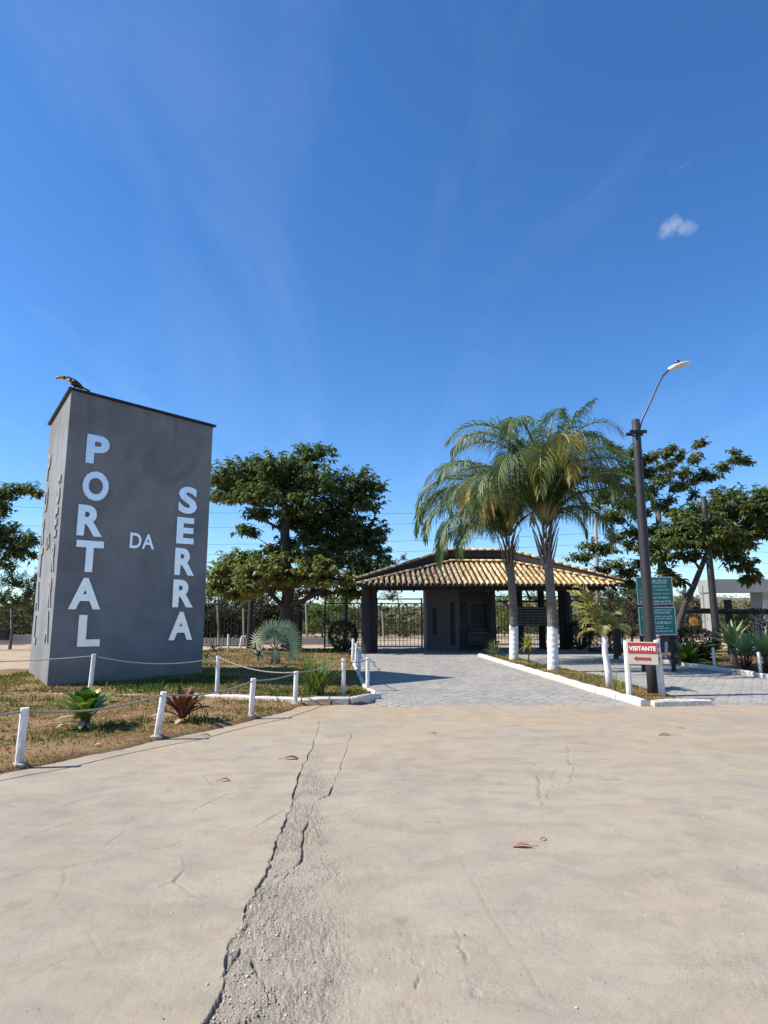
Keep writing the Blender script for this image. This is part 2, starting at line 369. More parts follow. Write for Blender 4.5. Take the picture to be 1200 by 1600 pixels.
# --- cracked concrete yard (real relief)
Lz = dict(sx=.5, sy=.5, ox=0, oy=1100); Rz = dict(sx=.5, sy=.5, ox=600, oy=1060)
crackA = jag(g2([(1003, 50), (980, 130), (945, 200), (915, 300), (890, 370), (870, 420), (850, 480), (825, 540), (780, 610), (765, 640), (770, 690), (720, 740), (712, 800), (705, 860), (690, 920), (660, 970), (640, 1000), (600, 1090)], **Lz), .016, 6, 1)
crackB = jag(g2([(1100, 95), (1070, 180), (1050, 240), (1030, 280), (985, 300), (975, 330), (950, 390), (945, 480), (850, 545), (820, 600), (770, 690), (735, 790), (715, 815)], **Lz), .014, 6, 2)
crackC = jag(g2([(790, 800), (820, 860), (845, 930), (800, 970), (750, 998), (720, 1060)], **Lz), .014, 6, 3)
crackD = jag(g2([(905, 520), (870, 560), (848, 545)], **Lz), .01, 4, 4)
crackE = jag(g2([(850, 880), (880, 960), (950, 900), (990, 870)], **Lz), .012, 5, 14)
thin = [jag(g2(p, **Rz), .022, 5, 5 + i) for i, p in enumerate([[(225, 790), (245, 850), (265, 885)], [(110, 935), (100, 970)], [(480, 300), (488, 350), (495, 400)], [(540, 285), (515, 350), (520, 380)], [(575, 215), (590, 300), (575, 330)], [(440, 290), (470, 270), (500, 290)]])]
joints = [jag(g2(p, **Rz), .004, 4, 15 + i) for i, p in enumerate([[(165, 430), (215, 510), (260, 600), (330, 730), (430, 880), (500, 990)], [(80, 430), (330, 410), (620, 410), (1100, 405)]])]
scr = [g2(p, **Lz) for p in [[(370, 330), (450, 295), (540, 268)], [(80, 415), (160, 388), (240, 365)], [(185, 510), (400, 465), (545, 440), (560, 428), (900, 430)], [(570, 470), (580, 510), (545, 550), (500, 565)], [(200, 510), (205, 545), (175, 605)], [(195, 635), (270, 700), (320, 790)], [(610, 330), (715, 280)], [(755, 410), (830, 365), (890, 330)], [(75, 860), (135, 830), (205, 795)], [(635, 220), (665, 255)], [(690, 200), (755, 165)], [(30, 540), (130, 505)], [(545, 550), (620, 605)], [(60, 290), (140, 315)], [(330, 440), (400, 390)], [(440, 210), (540, 235)], [(630, 700), (640, 680)]]]
ny, nx = 510, 930
yy = 1.2 + (12.1 - 1.2) * (np.linspace(0, 1, ny) ** 1.35); _u = np.linspace(-1, 1, 4000); _w = np.cumsum(1 + 3.0 * np.exp(-((_u + .2) / .14) ** 2)); uu = np.interp(np.linspace(0, 1, nx), (_w - _w[0]) / (_w[-1] - _w[0]), _u)
Yg = np.repeat(yy[:, None], nx, 1); Xg = .3 + uu[None, :] * (.72 * (Yg + 2.2))
z = .03 * (fbm(Xg * .5, Yg * .5, 3) - .5) + .002 * (fbm(Xg * 4, Yg * 4, 9) - .5)
dA, dB, dC = segdist(Xg, Yg, crackA), segdist(Xg, Yg, crackB), segdist(Xg, Yg, crackC)
axA = np.interp(Yg, [p[1] for p in crackA[::-1]], [p[0] for p in crackA[::-1]])      # x of crack A at this depth
rt = Xg - axA
width = .17 + .32 * sstep(6.5, 3.0, Yg) + .30 * (fbm(Xg * 1.3, Yg * 1.3, 21) - .5)
rough = sstep(-.01, .015, rt) * (1 - sstep(width * .55, width * 1.5, rt)) * sstep(8.2, 6.0, Yg)
rough = rough * (.30 + .95 * sstep(.36, .58, fbm(Xg * 3.2, Yg * 3.2, 33)))
near = sstep(5.5, 2.6, Yg) * sstep(-.1, .15, rt) * sstep(.40, .75, fbm(Xg * 2.6, Yg * 2.6, 41))
rough = np.clip(rough + .24 * near, 0, 1)
z -= .006 * sstep(-.003, .008, rt) * (1 - sstep(.1, .75, rt)) * sstep(9.5, 7, Yg)
grain = fbm(Xg * 38, Yg * 38, 51, 3); cl = fbm(Xg * 15, Yg * 15, 52, 3)
z += rough * (.013 * (grain - .45) + .010 * (cl - .5) + .008 * (fbm(Xg * 80, Yg * 80, 53, 2) - .5))
z += .0025 * (grain - .5) * (1 - rough)
cw = .15 + 1.9 * sstep(.3, .75, fbm(Xg * 5, Yg * 5, 61))
crack = np.zeros_like(z)
for d, w, dep in ((dA, .0044 * (.30 + .9 * sstep(8.5, 5.0, Yg)), .015), (dB, .006 * (.15 + .9 * sstep(7.5, 5.0, Yg)), .014), (dC, .006, .018), (segdist(Xg, Yg, crackD), .004, .014), (segdist(Xg, Yg, crackE), .004, .014)):
    ww = np.maximum(w * cw, .0035); k = (1 - sstep(ww * .5, ww * 1.35, d)) * np.clip(cw, .3, 1); z -= dep * k; crack = np.maximum(crack, k)
for pl in thin:
    d = segdist(Xg, Yg, pl); k = (1 - sstep(.003, .010, d)) * sstep(.25, .55, fbm(Xg * 9, Yg * 9, 64)); z -= .007 * k; crack = np.maximum(crack, k * .75)
    z += .006 * np.exp(-(d / .06) ** 2) * (fbm(Xg * 14, Yg * 14, 63) - .2)
for pl in joints: d = segdist(Xg, Yg, pl); k = (1 - sstep(.002, .010, d)) * sstep(.25, .6, fbm(Xg * 2.5, Yg * 2.5, 65)); z -= .0030 * k; crack = np.maximum(crack, k * .35)
for i, pl in enumerate(scr):
    d = segdist(Xg, Yg, pl); m_ = sstep(.22, .6, fbm(Xg * 5, Yg * 5, 70 + i)) * (1.0 if i in (0, 1, 2, 7, 3, 6) else .6); d = d + .010 * (fbm(Xg * 30, Yg * 30, 90) - .5)
    z -= .0050 * np.exp(-(d / .008) ** 2) * m_; z += .0014 * np.exp(-((d - .022) / .014) ** 2) * m_; crack = np.maximum(crack, .75 * np.exp(-(d / .0065) ** 2) * m_)
pit = fbm(Xg * 22, Yg * 22, 81, 2); z -= .005 * sstep(.76, .84, pit) * (.25 + near)
z += sstep(10.9, 11.4, Yg) * (.012 + .016 * (fbm(Xg * 3, Yg * 2, 91) - .5)) - .05 * sstep(11.35, 11.9, Yg + .25 * (fbm(Xg * 1.4, Yg * .1, 95) - .5))
YARD = (Xg, Yg, z)
yard = tag(link('concrete_yard', gridmesh('concrete_yard', Xg, Yg, z, M['concrete'], {'rough': rough, 'crack': crack})), kind='structure')
def yz(x, y):
    j = min(max(np.searchsorted(yy, y), 0), ny - 1); i = int(np.searchsorted(uu, (x - .3) / (.72 * (yy[j] + 2.2))))
    return float(z[j, min(max(i, 0), nx - 1)])
# --- loose stones of the broken strip
def stones(n, fn, rmin, rmax):
    b = np.array([(1, 0, 0), (-1, 0, 0), (0, 1, 0), (0, -1, 0), (0, 0, 1), (0, 0, -1)], float)
    f = np.array([(0, 2, 4), (2, 1, 4), (1, 3, 4), (3, 0, 4), (2, 0, 5), (1, 2, 5), (3, 1, 5), (0, 3, 5)])
    V = []; F = []; T = []
    for i in range(n):
        x, y, zz = fn(); r = rmin * (rmax / rmin) ** (random.random() ** 2.2); a = random.random() * 6.28
        q = b * np.array([r * random.uniform(.7, 1.3), r * random.uniform(.6, 1.1), r * random.uniform(.4, .8)]) * RNG.uniform(.8, 1.2, (6, 1))
        c, s_ = math.cos(a), math.sin(a); q = np.stack([q[:, 0] * c - q[:, 1] * s_, q[:, 0] * s_ + q[:, 1] * c, q[:, 2]], 1)
        V.append(q + (x, y, zz + r * .25)); F.append(f + 6 * i); T += [random.random()] * 6
    return np.concatenate(V), np.concatenate(F), T
M['stone'] = (lambda m_t_p: m_t_p)(None)
_m, _t, _p = newmat('crumbled_stone'); lk(_t, ramp(_t, attr(_t), [(0, (.26, .22, .17)), (.5, (.42, .37, .30)), (1, (.6, .56, .49))]), _p.inputs['Base Color']); _p.inputs['Roughness'].default_value = .9; M['stone'] = _m
def _sp():
    if random.random() < .75:
        i = random.randrange(30, len(crackA)); px_, py_ = crackA[i]; x, y = px_ + abs(random.gauss(.03, .16)), py_ + random.uniform(-.12, .12)
    else: x, y = random.uniform(-1.2, 3), random.uniform(2.6, 8)
    return x, y, yz(x, y)
V, F, T = stones(2800, _sp, .0015, .009)
tag(link('gravel', npmesh('gravel', V, F, M['stone'], T)), kind='stuff')
# --- paved lanes: sand bed, kerbs and hexagonal blocks
roadL = [(-.12, 11.3), (-.1, 12.6), (-.35, 13.8), (-1.0, 22), (-1.7, 32), (-1.7, 40), (13, 40), (10.5, 26), (9.35, 22.0), (9.45, 16.3), (9.6, 11.3)]
island = [(4.45, 11.35), (5.55, 11.45), (5.5, 12.2), (5.62, 16.1), (5.3, 19.2), (4.9, 25.8), (3.75, 25.4), (3.95, 21)]
bed = MB(); bed.add([(p[0], p[1], -.035) for p in roadL], [tuple(range(len(roadL)))])
road = tag(bed.build('paved_road', M['joint']), kind='structure')
fl = .125; sx_, sy_ = fl * math.sqrt(3), fl * 1.5
def hexm(name, t):
    b = MB(); top, mid, lo = [], [], []
    for k in range(6):
        a = math.pi / 3 * k + math.pi / 6
        top.append((.108 * math.cos(a), .108 * math.sin(a), .012)); mid.append((.1195 * math.cos(a), .1195 * math.sin(a), .004)); lo.append((.1195 * math.cos(a), .1195 * math.sin(a), -.045))
    fs = [tuple(range(6))] + [(6 + i, 6 + (i + 1) % 6, (i + 1) % 6, i) for i in range(6)] + [(12 + i, 12 + (i + 1) % 6, 6 + (i + 1) % 6, 6 + i) for i in range(6)]
    b.add(top + mid + lo, fs, 0, t); return b
cells = []
r0 = 0; yv = 11.42
while yv < 33:
    xv = -2 + (sx_ / 2 if r0 % 2 else 0)
    while xv < 12: cells.append((xv, yv)); xv += sx_
    yv += sy_; r0 += 1
cx = np.array([c[0] for c in cells]); cy = np.array([c[1] for c in cells])
ok = (polysd(cx, cy, roadL) > .02) & (polysd(cx, cy, island) < -.03)
cells = [c for c, k in zip(cells, ok) if k]
def infr(c): return abs(c[0] / c[1]) < .62
cells.sort(key=lambda c: (not infr(c), c[1] + .0 * abs(c[0])))
var = [hexm('paver', t).mesh('paver', M['paver']) for t in np.linspace(0, 1, 9)]
def sink(x, y): return .014 * (float(fbm(np.array([x * .9]), np.array([y * .9]), 77)[0]) - .5)
for c in cells[:298]:
    o = link('paver', random.choice(var), road, (c[0], c[1], random.gauss(0, .0016) + sink(*c)), (random.gauss(0, .009), random.gauss(0, .009), random.gauss(0, .012)))
bm_ = MB(); hb = hexm('x', 0)
for c in cells[298:]:
    tt = random.choice(np.linspace(0, 1, 9)); dz = random.gauss(0, .0016) + sink(*c); ta, tb = random.gauss(0, .009), random.gauss(0, .009)
    bm_.add([(v[0] + c[0], v[1] + c[1], v[2] + dz + ta * v[0] + tb * v[1]) for v in hb.v], hb.f, 0, tt)
o = bm_.build('paver_field', M['paver'], road); o['kind'] = 'stuff'
# --- lawns
gardenP = [(-6.5, 2.0), (-5.2, 4.2), tuple(G(-10, 1216)[:2]), tuple(G(60, 1200)[:2]), tuple(G(150, 1181)[:2]), tuple(G(245, 1160)[:2]), tuple(G(320, 1144)[:2]), tuple(G(392, 1127)[:2]), tuple(G(450, 1112)[:2]), tuple(G(480, 1103)[:2]), (-.55, 11.75), (-.1, 12.3), (-.17, 12.8), (-.42, 13.8), (-1.05, 22), (-1.75, 31.5), (-8, 31.5), (-9.4, 18), (-11, 17.0), (-40, 17.5), (-40, 2)]
rightP = [(9.5, 11), (9.45, 16.3), (9.35, 22.0), (8.6, 24.5), (9.5, 27), (11, 31), (40, 31), (40, 11)]
def lawn(name, poly, res, bbox, h, s, mound=None, skip=None):
    xa = np.arange(bbox[0], bbox[1], res); ya = np.arange(bbox[2], bbox[3], res); X, Y = np.meshgrid(xa, ya)
    sd = polysd(X, Y, poly) + .16 * (fbm(X * 2.2, Y * 2.2, s) - .5) * (1 if name != 'x' else 0)
    Z = -.10 + (h + .10) * sstep(-.08, .10, sd) + .05 * (fbm(X * 1.2, Y * 1.2, s + 1) - .5) * sstep(0, .5, sd) + .03 * (fbm(X * 9, Y * 9, s + 2) - .5)
    if mound is not None: Z = Z + mound(X, Y)
    o = tag(link(name, gridmesh(name, X, Y, Z, M['lawn'], None, sd > -.14)), kind='structure')
    def hz(x, y):
        i = np.clip(((x - bbox[0]) / res).round().astype(int), 0, len(xa) - 1); j = np.clip(((y - bbox[2]) / res).round().astype(int), 0, len(ya) - 1); return Z[j, i], sd[j, i]
    return o, hz
mound = lambda X, Y: .10 * sstep(12.6, 15.5, Y) * sstep(-1.2, -3.4, X) * (1 - sstep(20, 26, Y))
gl, ghz = lawn('garden_lawn', gardenP, .075, (-12, .2, 2.0, 31.8), .045, 101, mound)
il, ihz = lawn('island_lawn', [(4.5, 11.42), (5.5, 11.5), (5.45, 12.2), (5.55, 16.1), (5.25, 19.2), (4.85, 25.7), (3.82, 25.3), (4.02, 21)], .05, (3.4, 6.0, 11, 26.2), .06, 111)
rl, rhz = lawn('right_lawn', rightP, .12, (8.3, 26, 11, 31.2), .05, 121)
# --- grass blades
M['grass'] = leafmat('dry_grass', [(0, (.32, .215, .095)), (.35, (.27, .185, .072)), (.55, (.215, .185, .060)), (.78, (.125, .145, .035)), (1, (.065, .11, .022))], .7, .25, .2)
def grass(name, n, bbox, hz, gfn, hmin, hmax, poly_min=.02, wid=.004):
    x = RNG.uniform(bbox[0], bbox[1], n); y = bbox[2] + (bbox[3] - bbox[2]) * RNG.random(n) ** 1.6
    zz, sd = hz(x, y); k = (sd > poly_min + .10 * RNG.random(n)) & (np.abs(x / (y + .5)) < .75)
    dens = fbm(x * 1.6, y * 1.6, 211); k &= RNG.random(n) < sstep(.32, .6, dens) + .16
    x, y, zz = x[k], y[k], zz[k]; n = len(x)
    g = np.clip(gfn(x, y) + RNG.normal(0, .13, n), 0, 1); L = RNG.uniform(hmin, hmax, n) * (.75 + .7 * g); a = RNG.uniform(0, 6.283, n); ln = RNG.uniform(.3, 1.25, n) * (1.1 - .5 * g)
    w = wid * (1 + y * .10) * RNG.uniform(.7, 1.4, n)
    c, s_ = np.cos(a), np.sin(a); B = np.stack([x, y, zz - .004], 1); D = np.stack([c, s_, np.zeros(n)], 1); P_ = np.stack([-s_, c, np.zeros(n)], 1)
    up = np.array([0, 0, 1.0]); mid = B + up * (L * .6 * np.cos(ln * .5))[:, None] + D * (L * .6 * np.sin(ln * .5))[:, None]; tip = mid + up * (L * .45 * np.cos(ln * 1.3))[:, None] + D * (L * .45 * np.sin(ln * 1.3))[:, None]
    wv = P_ * w[:, None]
    V = np.stack([B - wv, B + wv, mid + wv * .7, mid - wv * .7, tip], 1).reshape(-1, 3); i = np.arange(n)[:, None] * 5
    o = link(name, npmesh(name, V, [np.concatenate([i, i + 1, i + 2, i + 3], 1), np.concatenate([i + 3, i + 2, i + 4], 1)], M['grass'], np.repeat(g, 5)))
    return tag(o, kind='stuff')
def ggreen(x, y):
    g = .18 + .55 * sstep(.50, .68, fbm(x * .8, y * .8, 301)) + .12 * sstep(12.8, 13.6, y) * sstep(.42, .58, fbm(x * .9, y * .9, 305)) - .16 * sstep(12, 9, y)
    for (bx, by, r_) in ((-2.75, 9.75, .65), (-1.9, 9.7, .45), (-3.9, 9.0, .4), (-2.3, 12.9, 1.1), (-.8, 12.7, .7), (-9, 15.5, 1.6), (-5, 13.2, .8)): g = g + .5 * np.exp(-((x - bx) ** 2 + (y - by) ** 2) / r_ ** 2)
    return g
grass('garden_grass', 120000, (-9, .1, 4.5, 17), ghz, ggreen, .012, .045)
grass('grass_tufts', 26000, (-8, .0, 5, 16), lambda x, y: (ghz(x, y)[0], np.where(fbm(x * 4.5, y * 4.5, 351) > .63, ghz(x, y)[1], -1)), lambda x, y: ggreen(x, y) + .22, .05, .12, .05, .0045)
grass('garden_back_grass', 46000, (-9, 0, 13, 31), ghz, ggreen, .02, .06, wid=.006)
grass('island_grass', 26000, (3.6, 5.8, 11.2, 26), ihz, lambda x, y: .25 + .4 * sstep(.45, .65, fbm(x * 1.5, y * .8, 331)) + .3 * sstep(15, 20, y), .015, .045)
grass('right_grass', 40000, (8.5, 22, 13, 31), rhz, lambda x, y: .12 + .35 * sstep(.5, .7, fbm(x * .9, y * .9, 341)), .02, .06, wid=.006)
# --- kerbs of whitewashed blocks
def kerb(name, pts, h=.11, w=.13, bl=.85, z0=0, mat='white'):
    k = tag(bpy.data.objects.new(name, None), kind='structure'); COL.objects.link(k); WORLD[k.name] = Vector((0, 0, 0))
    for a, b in zip(pts[:-1], pts[1:]):
        a, b = Vector((*a, 0)), Vector((*b, 0)); L = (b - a).length; n = max(1, round(L / bl)); d = (b - a) / n; rz = math.atan2(d.y, d.x)
        for i in range(n):
            m = MB(); c = a + d * (i + .5); l_ = d.length - random.uniform(.008, .02)
            N = max(2, int(l_ / .22)); vs = []; pr = [(-w / 2, -.12), (-w / 2 + .004, h - .03), (-w / 2 + .028, h), (w / 2 - .03, h - .002), (w / 2 - .004, h - .028), (w / 2, -.12)]
            for q in range(N + 1):
                t = -l_ / 2 + l_ * q / N; e = .012 if q in (0, N) else 0
                for (yo, zo) in pr: vs.append((t + random.uniform(-.003, .003), yo * (1 - e * 3) + random.uniform(-.005, .005), zo - (e if zo > 0 else 0) + random.uniform(-.005, .005)))
            fs = [(q * 6 + j, (q + 1) * 6 + j, (q + 1) * 6 + j + 1, q * 6 + j + 1) for q in range(N) for j in range(5)] + [(0, 1, 2, 3, 4, 5), tuple(N * 6 + j for j in (5, 4, 3, 2, 1, 0))]
            m.add(vs, fs); link('kerb_stone', m.mesh('kerb_stone', M[mat], False), k, (c.x, c.y, z0 + random.uniform(-.008, .008)), (0, random.gauss(0, .008), rz + random.gauss(0, .012)))
    return k
kerb('buried_kerb', [(-8.6, 13.05), (-5.9, 12.75), (-3.7, 12.37)], h=.062, w=.11, mat='footing')
kerb('garden_kerb', [(-3.6, 12.35), (-2.35, 11.92), (-1.45, 11.68), (-.62, 11.76), (-.10, 12.42)], h=.115)
kerb('garden_side_kerb', [(-.12, 12.6), (-.42, 14.2), (-.72, 18.0), (-1.1, 23.0)], h=.075, w=.10)
kerb('island_kerb', [(3.72, 25.5), (3.88, 21.5), (4.1, 17), (4.28, 13.2), (4.42, 11.25)], h=.13, w=.14)
kerb('island_front_kerb', [(4.56, 11.27), (5.62, 11.42)], h=.12, w=.14)
kerb('right_lawn_kerb', [(8.45, 24.4), (9.22, 22.0), (9.5, 19.4), (9.5, 15.0), (9.55, 12.0)], h=.13, w=.15)
# ================================================================== SIGN TOWER
txtcache = {}
def glyph(s, bold=.02):
    """2D text mesh (verts, faces), bounding box normalised to 0..1"""
    if (s, bold) in txtcache: return txtcache[(s, bold)]
    cu = bpy.data.curves.new('t', 'FONT'); cu.body = s; cu.offset = bold; cu.resolution_u = 4; cu.fill_mode = 'FRONT'; cu.dimensions = '2D'
    ob = bpy.data.objects.new('t', cu); COL.objects.link(ob); dg = bpy.context.evaluated_depsgraph_get(); dg.update()
    me = bpy.data.meshes.new_from_object(ob.evaluated_get(dg)); vs = np.array([v.co[:2] for v in me.vertices]); fs = [tuple(p.vertices) for p in me.polygons]
    bpy.data.objects.remove(ob); bpy.data.curves.remove(cu); bpy.data.meshes.remove(me)
    lo, hi = vs.min(0), vs.max(0); asp = (hi[0] - lo[0]) / (hi[1] - lo[1]); txtcache[(s, bold)] = ((vs - lo) / (hi - lo), fs, asp); return txtcache[(s, bold)]
def letters(mb, s, o, ux, uz, w, h, dep, bold=.02, mi=0, cx=True):
    """solid lettering: o centre, ux/uz unit axes in the face, out of the face by dep"""
    vs, fs, asp = glyph(s, bold); o, ux, uz = Vector(o), Vector(ux), Vector(uz); nrm = ux.cross(uz)
    if w is None: w = h * asp
    P_ = [o + ux * ((v[0] - .5) * w) + uz * ((v[1] - .5) * h) for v in vs]; n = len(P_)
    mb.add([p + nrm * dep for p in P_] + P_, list(fs), mi)
    ec = {}
    for f in fs:
        for a, b in zip(f, f[1:] + f[:1]): ec[(a, b)] = 1
    b0 = len(mb.v) - 2 * n
    for (a, b) in ec:
        if (b, a) not in ec: mb.f.append((b0 + b, b0 + a, b0 + n + a, b0 + n + b)); mb.m.append(mi)
    return w
C0 = Vector((-6.97, 13.64)); C1 = Vector((-4.40, 15.9)); CL = Vector((-8.7, 16.1)); CR = Vector((-6.35, 17.9))
tz = [A(113, 609, C0.y).z, A(333, 667, C1.y).z, 6.35, A(83, 664, CL.y).z]
tower = thing('sign_tower', 'tall grey concrete tower with raised PORTAL DA SERRA lettering and dark metal cap', 'sign tower', (C0.x, C0.y, 0))
q = [C0, C1, CR, CL]; b = MB(); NS = 14; vs = []
for k in range(NS + 1):
    for i in range(4): vs.append((q[i].x, q[i].y, -.15 + (tz[i] + .15) * k / NS))
fs = [(k * 4 + i, k * 4 + (i + 1) % 4, (k + 1) * 4 + (i + 1) % 4, (k + 1) * 4 + i) for k in range(NS) for i in range(4)] + [tuple(NS * 4 + i for i in range(4))]
b.add(vs, fs); body = b.build('tower_body', M['tower'], tower)
bv = body.modifiers.new('soft_edge', 'BEVEL'); bv.width = .012; bv.segments = 2; bv.limit_method = 'ANGLE'
cen = (C0 + C1 + CR + CL) / 4; b = MB(); qo = [p + (p - cen).normalized() * .085 for p in q]
b.add([(qo[i].x, qo[i].y, tz[i] + .004) for i in range(4)] + [(qo[i].x, qo[i].y, tz[i] + .05) for i in range(4)], [(3, 2, 1, 0), (4, 5, 6, 7)] + [(i, (i + 1) % 4, 4 + (i + 1) % 4, 4 + i) for i in range(4)])
b.build('roof_cap', M['black_iron'], tower)
fd = (C1 - C0).normalized(); fdir = Vector((fd.x, fd.y, 0)); ld = (C0 - CL).normalized(); ldir = Vector((ld.x, ld.y, 0)); UZ = Vector((0, 0, 1))
def onface(px, py):
    d = ray(px, py); n = Vector((fd.y, -fd.x)); t = (C0.x * n.x + C0.y * n.y) / (d[0] * n.x + d[1] * n.y)
    x, y = d[0] * t, d[1] * t; return (Vector((x, y)) - C0).dot(fd), EYE + d[2] * t
WF, WL = (C1 - C0).length, (C0 - CL).length
LET = [('P', 134, 681, 170, 726), ('O', 128, 737, 169, 783), ('R', 120, 790, 160, 838), ('T', 117, 845, 160, 894), ('A', 107, 903, 157, 952), ('L', 121, 961, 156, 1010),
       ('D', 202, 833, 220, 857), ('A', 221, 835, 240, 858), ('S', 278, 761, 307, 803), ('E', 275, 809, 302, 850), ('R', 272, 857, 303, 899), ('R', 269, 906, 301, 949), ('A', 263, 956, 300, 1000)]
for ch, x0, y0, x1, y1 in LET:
    ym, xm = (y0 + y1) / 2, (x0 + x1) / 2; s0, z0 = onface(x0, ym); s1, z1 = onface(x1, ym); _, zt = onface(xm, y0); _, zb = onface(xm, y1); sm = (s0 + s1) / 2; zm = (zt + zb) / 2
    bd = .018 if ch in 'DA' and y1 - y0 < 30 else .040
    m = MB(); letters(m, ch, (C0.x + fd.x * sm, C0.y + fd.y * sm, zm), fdir, UZ, s1 - s0, zt - zb, .045, bd); link('letter', m.mesh('letter', M['letter']), tower)
    f = sm / WF; m = MB(); p = CL + ld * (f * WL); letters(m, ch, (p.x, p.y, zm), ldir, UZ, (s1 - s0) * WL / WF, zt - zb, .028, bd); link('letter', m.mesh('letter', M['letter_worn']), tower)
# ------------------------------------------------------------------ toucan on the cap
tp = Vector((C0.x + .02, C0.y + .05, tz[0] + .05))
toucan = thing('toucan_statue', 'painted toucan with a big orange bill perched on the tower corner', 'bird statue', tp)
k = .62; bd = -Vector((.9, .25, 0)).normalized()          # bill points left
mats = [printed('toucan_black', (.012, .012, .016), .4), printed('toucan_white', (.72, .70, .64), .5), printed('toucan_red', (.45, .03, .02), .5)]
def tpt(s, z): return tp + bd * s * k + UZ * z * k
b = MB(); sp_ = [(-.34, .02, .02, 0), (-.30, .035, .05, 0), (-.2, .10, .085, 0), (-.08, .17, .12, 0), (.04, .235, .125, 0), (.13, .30, .10, 0), (.2, .345, .085, 0), (.26, .36, .075, 0), (.30, .362, .05, 0)]
b.tube([tpt(s, z) for s, z, r, _ in sp_], [r * k for _, _, r, _ in sp_], 14, sq=[(.85, 1.1)] * len(sp_))
for i, f in enumerate(b.f):
    c = sum((Vector(b.v[j]) for j in f), Vector()) / len(f) - tp; s_, zz = c.dot(bd) / k, c.z / k
    if s_ > .13 and zz < .335 - .1 * (.3 - s_): b.m[i] = 1
    if s_ < -.24 and zz < .05: b.m[i] = 2
b.build('body', mats, toucan, True)
b = MB(); bp = [(.29, .365, .062), (.36, .375, .062), (.44, .375, .055), (.52, .36, .045), (.58, .335, .03), (.61, .305, .012)]
b.tube([tpt(s, z) for s, z, r in bp], [r * k for _, _, r in bp], 12, sq=[(.55, 1.15)] * 6)
b.m = [2 if i < 12 or i >= 48 else (1 if i < 36 else 0) for i in range(len(b.f))]
b.build('bill', [printed('bill_red', (.42, .10, .03), .4), printed('bill_orange', (.62, .24, .03), .4), mats[0]], toucan, True)
for sgn in (-1, 1):
    sd_ = Vector((-bd.y, bd.x, 0)) * sgn * .105 * k; b = MB(); wp = [(.06, .25, .02), (-.02, .22, .06), (-.14, .14, .065), (-.26, .06, .03), (-.33, .02, .008)]
    b.tube([tpt(s, z) + sd_ * (1 - .5 * (s < -.2)) for s, z, r in wp], [r * k for _, _, r in wp], 8, sq=[(.35, 1.2)] * 5); b.build('wing', mats[0], toucan, True)
    e = MB(); e.tube([tpt(.25, .385) + Vector((-bd.y, bd.x, 0)) * sgn * .066 * k, tpt(.25, .385) + Vector((-bd.y, bd.x, 0)) * sgn * .08 * k], [.022 * k, .012 * k], 10); e.build('eye', bpy.data.materials['bill_orange'], toucan, True)
    l = MB(); l.tube([tpt(-.03, .13) + sd_ * .4, tpt(-.02, .0) + sd_ * .4], .014 * k, 6); l.tube([tpt(-.07, .005) + sd_ * .4, tpt(.05, .005) + sd_ * .5], .012 * k, 5); l.build('leg', M['black_iron'], toucan, True)
b = MB(); tl = [(-.28, .05, .04), (-.42, -.02, .045), (-.55, -.07, .03)]; b.tube([tpt(s, z + .02) for s, z, r in tl], [r * k for _, _, r in tl], 8, sq=[(.4, 1)] * 3); b.build('tail', mats[0], toucan, True)
# ================================================================== WHITE POSTS AND ROPES
def post(bp, tpx, label, rad=.045, cat='post', group='white rope posts round the lawn', z=.03, sq=False):
    g = G(*bp, z); top = A(tpx[0], tpx[1], g.y + .0); t = thing('rope_post', label, cat, g, group)
    b = MB(); n = 10; pts = [g + (top - g) * (i / 6) for i in range(7)]; pts[0] = g - (top - g).normalized() * .12
    b.tube(pts, [rad * random.uniform(.96, 1.05) for _ in pts], n, jit=.03); b.build('shaft', M['white'], t, False)
    c = MB(); c.tube([g + Vector((0, 0, -.06)), g + Vector((0, 0, .018)), g + Vector((0, 0, .03))], [rad * 2.1, rad * 2.0, rad * 1.3], 9, jit=.15); c.build('footing', M['footing'], t); return top
M['footing'] = plain('cement_footing', (.40, .36, .30), (.30, .26, .21), 12, .9, 0, .6, 40)
PT = {}
for key, bp, tpx, lab in [
    ('a', (29, 1196), (39, 1106), 'white post nearest the camera, leftmost at the edge of the cracked concrete'),
    ('b', (245, 1152), (256, 1081), 'leaning white post beside the dried reddish bromeliad'),
    ('c', (392, 1120), (396, 1060), 'white post on the green patch of lawn, in front of the kerb'),
    ('d', (461, 1100), (463, 1049), 'white post at the kerb just left of the long-bladed green clump'),
    ('e', (139, 1092), (147, 1022), 'white post standing behind the big green bromeliad against the grey tower'),
    ('f', (339, 1085), (341, 1025), 'white post in the tower shadow just right of the grey tower'),
    ('g', (537, 1087), (537, 1029), 'white post right of the long-bladed green clump'),
    ('h', (574, 1078), (575, 1027), 'white post at the kerb corner by the paved lane'),
    ('i', (561, 1058), (562, 1014), 'white post along the lane, second from the kerb corner'),
    ('j', (556, 1045), (557, 1005), 'white post along the lane, third from the kerb corner'),
    ('k', (551, 1034), (552, 998), 'white post along the lane, fourth from the kerb corner'),
    ('l', (545, 1018), (545, 992), 'white post along the lane, farthest, beside the dark gate column'),
    ('m', (356, 1018), (357, 991), 'white post at the back of the lawn, straight, left of the fan palm'),
    ('q', (969, 1026), (970, 997), 'white post across the exit lane, beside the dark stump post'),
    ('n', (1041, 1034), (1041, 1003), 'white post at the far corner of the right-hand kerb'),
    ('o', (1117, 1046), (1114, 1012), 'greyish white post in front of the rear black lamp pole'),
    ('p', (1189, 1056), (1185, 1019), 'white post in front of the right-hand agaves')]:
    PT[key] = post(bp, tpx, lab, .040 if bp[1] > 1040 else .046)
g = G(375, 1012, .03); t = thing('rope_post', 'white post at the back of the lawn bent over at its top', 'post', g, 'white rope posts round the lawn')
